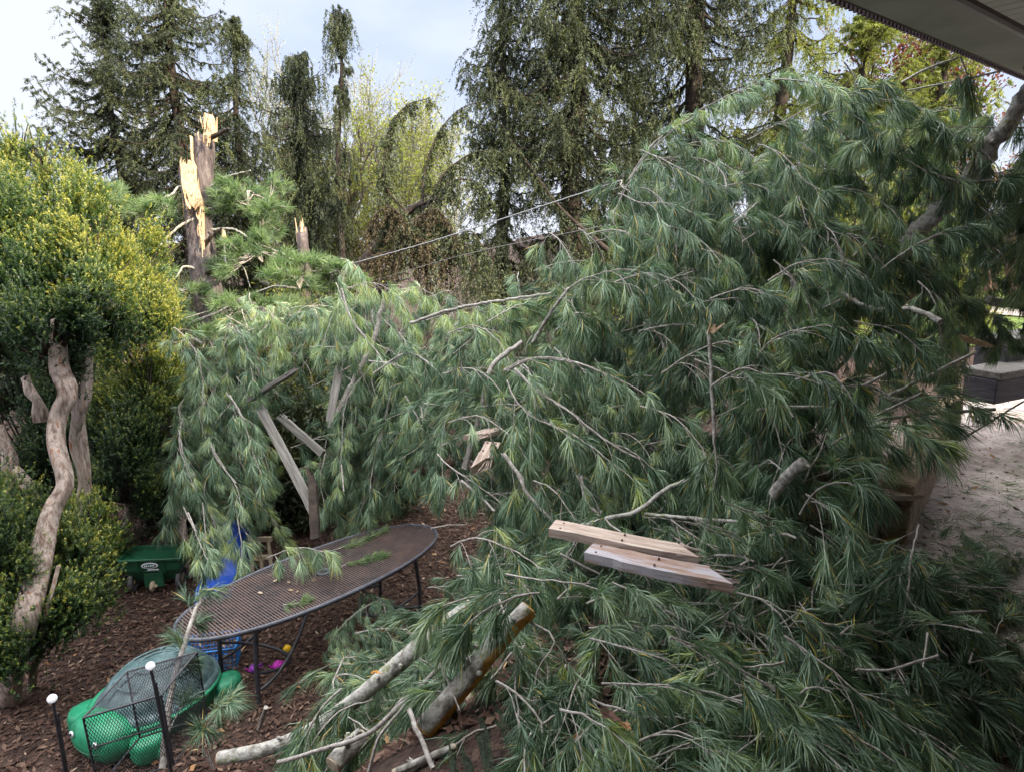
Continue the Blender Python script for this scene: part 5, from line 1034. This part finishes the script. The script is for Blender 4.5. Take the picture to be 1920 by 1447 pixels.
board(P(1620, 690, 4.0), P(1650, 702, 4.0), .06, .04, 'rusty brown wood scrap in the dark hollow of the crown', M_OBARK, 15, name='wood_splinter')

# ================================================================== GARDEN THINGS
# ---- metal patio table
ZT = -.93
def PZ(u, v, z):
    q = P(u, v, 1.0) - np.array([0, 0, CAMZ]); t = (z - CAMZ) / q[2]; return np.array([0, 0, CAMZ]) + q * t
Lp, Rp = PZ(333, 1188, ZT), PZ(806, 988, ZT); Np, Fp_ = PZ(660, 1108, ZT), PZ(505, 1055, ZT)
ctr = (Lp + Rp) / 2; ax = nrm(Rp - Lp); ay = np.array([-ax[1], ax[0], 0]); hl = np.linalg.norm(Rp - Lp) / 2
def dist_line(p): return abs((p - ctr) @ ay)
hw = (dist_line(Np) + dist_line(Fp_)) / 2 * .95
table = empty('metal_table', (ctr[0], ctr[1], ZT - .68), math.atan2(ax[1], ax[0])); tag(table, 'long oval rusty black mesh patio table littered with bark chips', 'table')
ZT0 = .68
def oval(t, k=1.0, e=2.2): 
    c, s = math.cos(t), math.sin(t); return (hl * k * math.copysign(abs(c) ** (2 / e), c), hw * k * math.copysign(abs(s) ** (2 / e), s))
def halfw(x, k=.985): return hw * k * max(0, 1 - abs(x / (hl * k)) ** 2.2) ** (1 / 2.2)
mb = MB(); nb = 104
for k in range(nb):
    x = -hl * .975 + 2 * hl * .975 * k / (nb - 1); w_ = halfw(x)
    box(mb, (x, 0, ZT0), (.0105, 2 * w_, .006), None, 0)
for k in range(-7, 8):
    y = k * hw / 7.6; xx = hl * .985 * max(0, 1 - abs(y / (hw * .985)) ** 2.2) ** (1 / 2.2); box(mb, (0, y, ZT0 - .0065), (2 * xx, .006, .005), None, 0)
mb.obj('table_top', M_RUST, table)
mb = MB(); ts = np.linspace(0, 2 * np.pi, 97)[:-1]; ring = np.array([oval(t) for t in ts]); 
prof = [(-.012, -.018), (.012, -.020), (.016, -.004), (.010, .010), (-.008, .011), (-.014, .002)]
m = len(prof); rgx = []
for x, y in ring:
    rr = math.hypot(x, y); 
    for a, b in prof: rgx.append((x * (1 + a / rr), y * (1 + a / rr), ZT0 + b))
n = len(ring); T = []
for k in range(n):
    for i_ in range(m):
        j_ = (i_ + 1) % m; k2 = (k + 1) % n; T += [[k * m + i_, k2 * m + i_, k2 * m + j_], [k * m + i_, k2 * m + j_, k * m + j_]]
mb.add(rgx, T); mb.obj('rim', M_RIM, table)
mb = MB(); lathe(mb, [(.028, .004), (.028, .012), (.055, .014), (.062, .006), (.058, .002)], (0, 0, ZT0), 24, 0); mb.obj('umbrella_ring', M_RIM, table)
mb = MB()
for y in (-hw * .5, hw * .5): beam(mb, (-hl * .72, y, ZT0 - .022), (hl * .72, y, ZT0 - .022), .02, .02)
for x in (-hl * .55, -.02, hl * .55): beam(mb, (x, -hw * .62, ZT0 - .022), (x, hw * .62, ZT0 - .022), .02, .02)
mb.obj('frame', M_METAL, table)
for sx in (-1, 1):
    for sy in (-1, 1):
        mb = MB(); x = sx * hl * .66; y = sy * hw * .66
        tube(mb, np.array([(x * .96, y * .95, ZT0 - .02), (x, y, .35), (x * 1.01, y * 1.01, .0), (x * 1.03, y * 1.03, -.1)]), [.017] * 4, 10)
        lathe(mb, [(.014, -.02), (.02, -.012), (.02, .004), (.014, .01)], (x * 1.01, y * 1.01, 0), 12)
        mb.obj('leg', M_METAL, table)
        # curved hoop brace from leg to the centre of the frame
        mb = MB(); q = []
        for t in np.linspace(0, 1, 14): 
            a = t * math.pi / 2; q.append((x - (x - sx * .12) * (1 - math.cos(a)) ** .9 * 1.0, y * (1 - .85 * t ** 3), .14 + .50 * (1 - math.cos(a)) if False else .16 + (ZT0 - .2) * (1 - math.cos(a)) ** 1.6))
        tube(mb, np.array(q), [.013] * 14, 8); mb.obj('brace', M_METAL, table)
        mb = MB(); q = [(x * (1 - .5 * math.sin(a)), y * math.cos(a), .30 - .16 * math.sin(a)) for a in np.linspace(0, math.pi / 2, 12)]; tube(mb, np.array(q), [.012] * 12, 8); mb.obj('hoop', M_METAL, table)
# bark chips and torn sprigs lying on the table
cr = np.random.default_rng(9)
for k, (u, v, lab) in enumerate([(517, 1087, 'pale bark chip left of the umbrella ring on the table'), (541, 1090, 'dark bark chip just left of the umbrella ring on the table'), (488, 1110, 'pale bark chip nearest the left end of the table'), (545, 1105, 'dark bark chip below the umbrella ring on the table'), (558, 1108, 'light bark chip below and right of the dark one on the table'), (621, 1067, 'brown bark chip right of the umbrella ring on the table')]):
    p = PZ(u, v, ZT + .012); mb = MB(); e = cr.uniform(.014, .022); lathe(mb, [(.001, -.005), (e * .8, -.004), (e, .001), (e * .6, .007), (.001, .008)], (0, 0, 0), 7, 0, sx=1.2, sy=.6, rot=Matrix.Rotation(cr.uniform(0, 3), 3, 'Z'), smooth=False)
    tag(mb.obj('bark_chip', M_PALEW if 'dark' not in lab and 'brown' not in lab else M_TIMBER, None, tuple(p)), lab, 'bark chip')
for k, (px, lab) in enumerate([([(530, 1133), (550, 1132), (575, 1124)], 'small torn pine sprig near the front rim of the table'), ([(640, 1060), (680, 1050), (722, 1040)], 'larger torn pine sprig right of the umbrella ring on the table'), ([(625, 1030), (680, 1012), (722, 992)], 'long torn pine sprig along the back rim of the table')]):
    path = [PZ(u, v, ZT + .02) for u, v in px]; o = path[0].copy(); s_, n_ = bough(np.array(path) - o, cr, r0=.004, end_r=.002, L=.085, twig=.05, step=.035, nn=20, hang=.02, droop=0.02, tint=.72, spread=.35, w=.003)
    q = s_.obj('pine_sprig', M_TWIG, None, tuple(o)); n_.obj('needles', M_PINE2, q); tag(q, lab, 'pine sprig')

# ---- turtle sandbox
tp = G(300, 1335); tb = empty('turtle_sandbox', (tp[0], tp[1], float(H(tp[0], tp[1])) - .0)); tag(tb, 'green plastic turtle sandbox with a domed grey green shell lid', 'sandbox')
hd = nrm((G(232, 1415) - G(390, 1292)) * [1, 1, 0]); hz = math.atan2(hd[1], hd[0]) - math.pi / 2     # local +Y is the head end
hz = math.atan2(-hd[0], hd[1]); tb.rotation_euler = (0, 0, hz); tb.scale = (.78, .78, .78)
def squash(prof, sx, sy, e, c=(0, 0, 0), seg=40, ymul=None):
    V = []
    for (rr, z) in prof:
        for t in np.linspace(0, 2 * np.pi, seg, endpoint=False):
            c_, s_ = math.cos(t), math.sin(t); V.append((sx * rr * math.copysign(abs(c_) ** (2 / e), c_) + c[0], sy * rr * math.copysign(abs(s_) ** (2 / e), s_) + c[1], z + c[2]))
    n = len(prof); i = np.arange(n - 1)[:, None] * seg; j = np.arange(seg)[None]; j2 = (j + 1) % seg
    q = np.stack([i + j, i + j2, i + seg + j2, i + seg + j], -1).reshape(-1, 4); return np.array(V), np.vstack([q[:, [0, 1, 2]], q[:, [0, 2, 3]]])
mb = MB(); V, T = squash([(.80, 0), (.90, .02), (.97, .12), (1.0, .20), (1.03, .215), (1.03, .235), (.97, .24), (.93, .20), (.88, .06), (.001, .05)], .46, .52, 2.4); mb.add(V, T); mb.obj('tub', M_GRN, tb)
mb = MB(); V, T = squash([(1.0, .0), (.985, .03), (.94, .045), (.90, .05), (.88, .09), (.80, .14), (.66, .20), (.48, .24), (.25, .265), (.001, .272)], .445, .52, 2.3, (0, -.03, .23), 72)
# raised shell plates
r_ = np.hypot(V[:, 0] / .5, V[:, 1] / .565); ang = np.arctan2(V[:, 1], V[:, 0]); top_ = V[:, 2] > .33
V[:, 2] += np.where(top_, .012 * np.sign(np.sin(ang * 3 + (r_ > .6) * 1.0)) * (r_ > .3), 0)
mb.add(V, T); 
for k in range(6):
    a = k * math.pi / 3 + .3; q = [(math.cos(a) * rr * .445, math.sin(a) * rr * .515 - .03, .235 + zz) for rr, zz in ((.34, .258), (.5, .238), (.66, .202), (.80, .144), (.885, .09))]; tube(mb, np.array(q), [.010] * 5, 6)
q = [(math.cos(a) * .15, math.sin(a) * .175 - .03, .235 + .258) for a in np.linspace(0, 2 * np.pi, 13)]; tube(mb, np.array(q), [.009] * 13, 6)
q = [(math.cos(a) * .298, math.sin(a) * .35 - .03, .235 + .203) for a in np.linspace(0, 2 * np.pi, 31)]; tube(mb, np.array(q), [.009] * 31, 6)
mb.obj('lid', M_LID, tb)
mb = MB(); V, T = squash([(.001, -.02), (.7, -.01), (.95, .08), (1.0, .16), (.92, .24), (.7, .30), (.4, .335), (.001, .345)], .31, .17, 2.6, (0, .52, .0), 36); mb.add(V, T); hdo = mb.obj('head', M_GRN, tb)
for sx in (-1, 1):
    mb = MB(); Rm = Matrix.Rotation(-math.pi / 2 + .25, 3, 'X') @ Matrix.Rotation(0, 3, 'Y')
    lathe(mb, [(.026, 0), (.026, .006), (.001, .010)], (sx * .15, .682, .225), 16, 0, rot=Rm); e = mb.obj('eye', M_WHITE, hdo)
    mb = MB(); lathe(mb, [(.014, .006), (.014, .012), (.001, .017)], (sx * .15, .682, .225), 14, 0, rot=Rm); mb.obj('pupil', M_BLK, hdo)
mb = MB(); q = [(.30 * math.sin(a), .52 + .18 * math.cos(a) * 1.0, .115 + .035 * abs(math.sin(a)) ** 2) for a in np.linspace(-1.1, 1.1, 16)]; tube(mb, np.array(q), [.006] * 16, 5); mb.obj('mouth', M_DGRN, hdo)
for (sx, y, rr) in ((-1, .40, .13), (1, .40, .13), (-1, -.42, .12), (1, -.42, .12)):
    mb = MB(); V, T = squash([(.001, 0), (.9, 0), (1.0, .05), (1.0, .15), (.9, .19), (.6, .205), (.001, .21)], rr, rr * 1.15, 2.2, (sx * .40, y, 0), 24); mb.add(V, T)
    q = [(sx * .44 + sx * rr * 1.0, y + .05 * math.cos(a), .09 + .06 * math.sin(a)) for a in np.linspace(0, 6.28, 14)]; tube(mb, np.array(q), [.006] * 14, 5)
    mb.obj('flipper', M_GRN, tb)

# ---- wire mesh cage with two white topped stakes in front of the turtle
cg = empty('wire_mesh_cage', tuple(G(200, 1440))); tag(cg, 'black expanded metal mesh cage standing before the turtle sandbox', 'mesh cage'); cgo = np.array(cg.location)
c0 = [P(156, 1345, 3.35), P(302, 1302, 3.45)]
f0, f1 = c0; bk = np.array([.03, .34, .02]); dn = np.array([.02, .0, -.42])
cor = {'ft0': f0, 'ft1': f1, 'fb0': f0 + dn, 'fb1': f1 + dn, 'bt0': f0 + bk, 'bt1': f1 + bk, 'bb0': f0 + dn + bk, 'bb1': f1 + dn + bk}
mb = MB()
for a, b in (('ft0', 'ft1'), ('fb0', 'fb1'), ('bt0', 'bt1'), ('bb0', 'bb1'), ('ft0', 'fb0'), ('ft1', 'fb1'), ('bt0', 'bb0'), ('bt1', 'bb1'), ('ft0', 'bt0'), ('ft1', 'bt1'), ('fb0', 'bb0'), ('fb1', 'bb1')):
    tube(mb, np.array([cor[a], (cor[a] + cor[b]) / 2, cor[b]]) - cgo, [.0055] * 3, 6)
tube(mb, np.array([f0 + dn * .42, (f0 + f1) / 2 + dn * .42, f1 + dn * .42]) - cgo, [.005] * 3, 6)
mb.obj('frame', M_METAL, cg)
def meshpanel(A_, B_, C_, nu, nv, rad, name):
    mb = MB(); A_ = np.array(A_) - cgo; U = np.array(B_) - cgo - A_; W_ = np.array(C_) - cgo - A_
    for s_ in (1, -1):
        for k in range(-nv, nu + nv):
            pts = []
            for t in np.linspace(0, 1, nv + 1):
                x = (k + t * nv) / nu if s_ > 0 else (k + (1 - t) * nv) / nu
                if -.001 <= x <= 1.001: pts.append(A_ + U * x + W_ * t)
            if len(pts) > 1: tube(mb, np.array(pts), [rad] * len(pts), 3, 0, cap=False)
    mb.obj(name, M_METAL, cg)
meshpanel(f0, f1, f0 + dn, 26, 14, .0017, 'front_mesh'); meshpanel(f0 + bk, f1 + bk, f0 + bk + dn, 26, 14, .0015, 'back_mesh'); meshpanel(f0, f1, f0 + bk, 26, 11, .0014, 'top_mesh'); meshpanel(f1, f1 + bk, f1 + dn, 12, 14, .0015, 'side_mesh')
for (u0, v0, u1, v1, d, lab) in ((98, 1309, 122, 1447, 3.25, 'black garden stake with a white round cap, left of the mesh cage'), (282, 1248, 312, 1400, 3.3, 'black garden stake with a white round cap, right of the mesh cage')):
    a = P(u0, v0, d); b = P(u1, v1, d + .1); b = b + nrm(b - a) * .15; root = empty('garden_stake', tuple(b)); tag(root, lab, 'stake')
    mb = MB(); tube(mb, np.array([a, (a + b) / 2 + [.004, 0, 0], b]) - b, [.007, .009, .009], 8); beam(mb, (a - b) * .86 + [.012, 0, 0], (a - b) * .1 + [.012, 0, 0], .012, .008); mb.obj('stake', M_METAL, root)
    mb = MB(); ez = nrm(np.array([0, 0, CAMZ]) - a + [0, 0, .8]); ex = nrm(np.cross(ez, [0, 0, 1.])); ey = np.cross(ez, ex); lathe(mb, [(.001, -.016), (.012, -.014), (.020, -.004), (.0225, .004), (.0215, .008), (.017, .011), (.001, .012)], a - b, 20, 0, rot=np.stack([ex, ey, ez], 1)); mb.obj('cap', M_WHITE, root)

# ---- green drop spreader
sp_o = G(300, 1100); ss = empty('lawn_spreader', tuple(sp_o), 0.10); tag(ss, 'dark green plastic drop spreader standing against the yew hedge', 'spreader')
mb = MB(); w1, w2 = .27, .17
V = np.array([(-w1, -.14, .36), (w1, -.14, .36), (w1, .14, .36), (-w1, .14, .36), (-w1 * .97, -.12, .24), (w1 * .97, -.12, .24), (w1 * .97, .12, .24), (-w1 * .97, .12, .24), (-w2, -.04, .10), (w2, -.04, .10), (w2, .04, .10), (-w2, .04, .10)])
T = []
for l0 in (0, 4):
    for i_ in range(4):
        j_ = (i_ + 1) % 4; T += [[l0 + i_, l0 + 4 + i_, l0 + 4 + j_], [l0 + i_, l0 + 4 + j_, l0 + j_]]
T += [[8, 9, 10], [8, 10, 11]]; mb.add(V, T, 0, .5, False)
for x in (-.12, .12): beam(mb, (x, -.148, .36), (x, -.128, .22), .014, .01)
mb.add(np.array([(-w1, -.125, .355), (w1, -.125, .355), (w1, .125, .355), (-w1, .125, .355)]) + [0, 0, -.02], [[0, 1, 2], [0, 2, 3]], 0, .5, False)
for a, b in (((-w1 - .01, -.15, .365), (w1 + .01, -.15, .365)), ((-w1 - .01, .15, .365), (w1 + .01, .15, .365)), ((-w1 - .01, -.15, .365), (-w1 - .01, .15, .365)), ((w1 + .01, -.15, .365), (w1 + .01, .15, .365))): beam(mb, a, b, .022, .022)
mb.obj('hopper', M_DGRN, ss)
mb = MB(); V, T = squash([(.001, -.004), (1, -.004), (1.0, .004), (.001, .005)], .075, .028, 2, (0, 0, 0), 24); Rm = np.array(Matrix.Rotation(math.pi / 2 - .08, 3, 'X')); mb.add(V @ Rm.T + [0, -.152, .31], T, 0, .5, False); bo_ = mb.obj('badge', M_WHITE, ss)
mb = MB(); V, T = squash([(.001, .003), (1, .003), (1.0, .008), (.001, .009)], .062, .019, 2, (0, 0, 0), 24); mb.add(V @ Rm.T + [0, -.152, .31], T, 0, .5, False); mb.obj('badge_field', M_DGRN, bo_)
for k, x in enumerate((-.040, -.024, -.008, .010, .026, .040)):
    mb = MB() if k == 0 else mb; box(mb, (x, -.1635, .31 + .002 * (k % 2)), (.010 if k % 2 else .006, .003, .016))
mb.obj('badge_lettering', M_WHITE, bo_)
mb = MB(); box(mb, (.03, -.160, .270), (.10, .003, .010)); mb.obj('badge_strip', M_WHITE, ss)
mb = MB(); box(mb, (0, -.10, .14), (.18, .03, .16), None, 0, .02); tube(mb, np.array([(-.28, 0, .10), (0, 0, .10), (.28, 0, .10)]), [.008] * 3, 8); tube(mb, np.array([(-.09, -.11, .20), (-.07, -.12, .235), (.07, -.12, .235), (.09, -.11, .20)]), [.008] * 4, 6); mb.obj('axle_housing', M_DGRN, ss)
Ry = np.array(Matrix.Rotation(math.pi / 2, 3, 'Y'))
for x in (-.22, .22):
    mb = MB(); lathe(mb, [(.06, -.02), (.10, -.022), (.108, -.012), (.108, .012), (.10, .022), (.06, .02), (.06, -.02)], (x, -.02, .10), 22, 0, rot=Ry); wo_ = mb.obj('wheel', M_TYRE, ss)
    mb = MB(); lathe(mb, [(.001, -.016), (.061, -.012), (.061, .012), (.001, .016)], (x, -.02, .10), 16, 0, rot=Ry); mb.obj('hub', M_PALEW, wo_)
mb = MB(); lathe(mb, [(.001, -.014), (.045, -.014), (.05, 0), (.045, .014), (.001, .014)], (0, -.14, .09), 18, 0, rot=Ry); lathe(mb, [(.012, .014), (.018, .03), (.012, .04)], (0, -.14, .09), 12, 0, rot=Ry); mb.obj('dial', M_PALEW, ss)
mb = MB(); tube(mb, np.array([(0, .12, .2), (0, .35, .5), (0, .55, .85)]), [.011] * 3, 8); tube(mb, np.array([(-.2, .55, .86), (0, .56, .85), (.2, .55, .86)]), [.011] * 3, 8); mb.obj('handle', M_METAL, ss)

# ---- blue plastic slide
bo2 = G(402, 1122); sl = empty('toy_slide', tuple(bo2), .28); tag(sl, 'bright blue plastic toy slide half hidden by hanging pine needles', 'toy slide')
mb = MB(); prof = [(0, .04), (.10, .045), (.22, .10), (.42, .30), (.62, .50)]
for k in range(len(prof) - 1):
    (y0, z0), (y1, z1) = prof[k], prof[k + 1]
    V = []
    for (y, z) in ((y0, z0), (y1, z1)):
        for (x, dz) in ((-.16, .0), (-.16, .07), (-.135, .07), (-.125, .015), (.125, .015), (.135, .07), (.16, .07), (.16, .0)): V.append((x + .18 * y, y, z + dz))
    T = []
    for i_ in range(8):
        j_ = (i_ + 1) % 8; T += [[i_, j_, 8 + j_], [i_, 8 + j_, 8 + i_]]
    mb.add(V, T, 0, .5, False)
box(mb, (0, .0, .03), (.34, .05, .13), None, 0, .02)
mb.obj('chute', M_BLUE, sl)
for sx in (-1, 1):
    mb = MB(); beam(mb, (sx * .17 + .12, .66, -.02), (sx * .15 + .11, .60, .56), .05, .04, bev=.008); mb.obj('leg', M_BLUE, sl)
mb = MB()
for z in (.12, .26, .40): beam(mb, (-.05, .65, z), (.28, .65, z), .05, .03, bev=.006)
mb.obj('rungs', M_BLUE, sl)
mb = MB(); box(mb, (.26, .38, .30), (.05, .30, .50), Matrix.Rotation(-.1, 3, 'Y'), 0, .02)
for k in range(3): beam(mb, (.288, .28 + k * .09, .10), (.288, .28 + k * .09, .50), .014, .02, bev=.003)
mb.obj('side_panel', M_BLUE, sl)
# ---- weathered wooden board with oval holes beside the slide
wp = G(494, 1085); wr = empty('slotted_panel', tuple(wp), .1); tag(wr, 'weathered wooden panel with oval slots leaning behind the table', 'wooden panel')
mb = MB()
for x in (-.09, -.0, .09): beam(mb, (x, 0, -.02), (x - .03, .06, .42), .03, .03, up=(1, 0, 0), bev=.005)
for z in (.03, .22, .40): beam(mb, (-.11, -.0 + z * .14, z), (.10, z * .14, z), .032, .05, bev=.005)
mb.obj('frame', M_PALEW, wr)

# ---- blue lattice crate under the table end
cp_ = G(402, 1245); cr_ = empty('lattice_basket', tuple(cp_), .25); tag(cr_, 'light blue plastic lattice basket under the near end of the table', 'basket')
mb = MB(); bw, bd_, bh = .19, .13, .20
def lat(A_, U, W_, nu, nv, rad):
    A_ = np.array(A_, float); U = np.array(U, float); W_ = np.array(W_, float)
    for k in range(nu + 1): tube(mb, np.array([A_ + U * k / nu, A_ + U * (k / nu) + W_ * .5, A_ + U * k / nu + W_]), [rad] * 3, 4, 0)
    for k in range(nv + 1): tube(mb, np.array([A_ + W_ * k / nv, A_ + W_ * k / nv + U * .5, A_ + W_ * k / nv + U]), [rad] * 3, 4, 0)
lat((-bw, -bd_, 0), (2 * bw, 0, 0), (0, 0, bh), 13, 6, .0035); lat((-bw, bd_, 0), (2 * bw, 0, 0), (0, 0, bh), 13, 6, .0035); lat((bw, -bd_, 0), (0, 2 * bd_, 0), (0, 0, bh), 9, 6, .0035); lat((-bw, -bd_, 0), (0, 2 * bd_, 0), (0, 0, bh), 9, 6, .0035)
mb.obj('lattice', M_LBLUE, cr_)
mb = MB()
for a, b in (((-bw, -bd_), (bw, -bd_)), ((bw, -bd_), (bw, bd_)), ((bw, bd_), (-bw, bd_)), ((-bw, bd_), (-bw, -bd_))): tube(mb, np.array([(*a, bh), ((a[0] + b[0]) / 2, (a[1] + b[1]) / 2, bh), (*b, bh)]), [.008] * 3, 8)
mb.obj('rim', M_LBLUE, cr_); mb = MB(); box(mb, (0, 0, .006), (2 * bw, 2 * bd_, .006)); mb.obj('bottom', M_LBLUE, cr_)

# ---- small toys
p = G(539, 1222); mb = MB(); lathe(mb, [(.035 * math.sin(a) + .0005, -.035 * math.cos(a)) for a in np.linspace(0, math.pi, 14)], (0, 0, .03), 20); tube(mb, np.array([(.0355 * math.cos(a), .0355 * math.sin(a), .03) for a in np.linspace(0, 6.28, 20)]), [.0012] * 20, 4)
tag(mb.obj('ball', M_YEL, None, tuple(p)), 'small yellow ball on the mulch between the table legs', 'ball')
def teapot(u, v, m1, m2, lab, nm, cat):
    p = G(u, v); root = empty(nm, tuple(p), .6); tag(root, lab, cat)
    mb = MB(); lathe(mb, [(.001, 0), (.03, 0), (.042, .02), (.040, .04), (.028, .055), (.018, .058), (.018, .064), (.001, .066)], (0, 0, 0), 18); mb.obj('body', m1, root)
    mb = MB(); tube(mb, np.array([(.03, 0, .045), (.06, 0, .05), (.065, 0, .025), (.035, 0, .015)]), [.006] * 4, 6); mb.obj('handle', m1, root)
    mb = MB(); tube(mb, np.array([(-.035, 0, .02), (-.055, 0, .035), (-.065, 0, .055)]), [.010, .008, .006], 8); mb.obj('spout', m2, root)
teapot(522, 1252, M_PINK, M_PINK, 'bright magenta toy teapot on the mulch right of the table leg', 'toy_teapot', 'toy')
teapot(478, 1258, M_PURP, M_PINK, 'purple and pink toy cup behind the front table leg', 'toy_cup', 'toy')

def leaf(u, v, dz, lab, size, mat, seed, d=None):
    r = np.random.default_rng(seed); p = G(u, v) + [0, 0, dz] if d is None else P(u, v, d); mb = MB(); n = 22; V = [(0, 0, .004)]
    for k in range(n):
        a = 2 * math.pi * k / n; rr = size * (.55 + .45 * abs(math.cos(a * 2.5))) * r.uniform(.8, 1.1); V.append((rr * math.cos(a) * .65, rr * math.sin(a), .25 * rr * math.cos(a) ** 2 + .01 * r.random()))
    mb.add(V, [[0, k + 1, (k + 1) % n + 1] for k in range(n)] , 0, r.random(), True)
    tube(mb, np.array([(0, -size * 1.4, .004), (0, -size * .5, .006), (0, size * .7, .008)]), [.0015] * 3, 4, 0, .2)
    o = mb.obj('oak_leaf', mat, None, tuple(p)); o.rotation_euler = (r.normal() * .35, r.normal() * .35, r.uniform(0, 6)); tag(o, lab, 'leaf')
leaf(1900, 1288, .03, 'tan lobed oak leaf on the mulch at the right edge', .05, M_LITTER, 1)
leaf(1142, 1345, 0, 'dark red brown leaf caught in the needles at the bottom centre', .035, M_RWOOD, 2, 1.95)
leaf(1172, 1362, 0, 'small tan leaf caught beside the dark red brown leaf', .025, M_LITTER, 3, 1.95)
leaf(425, 1292, .02, 'orange leaf on the mulch right of the turtle tail', .04, M_LITTER, 4)
leaf(412, 1375, .02, 'brown leaf between the turtle and the short log end', .035, M_LITTER, 5)
leaf(703, 1262, 0, 'small orange leaf lying on the long mossy log', .025, M_OBARK, 6, 2.85)
leaf(1885, 1155, .03, 'tan leaf scrap above the oak leaf at the right edge', .035, M_LITTER, 7)
print('SCENE tris', sum(len(o.data.polygons) for o in bpy.data.objects if o.type == 'MESH'), 'unique', sum(len(m.polygons) for m in bpy.data.meshes), 'objs', len(bpy.data.objects))
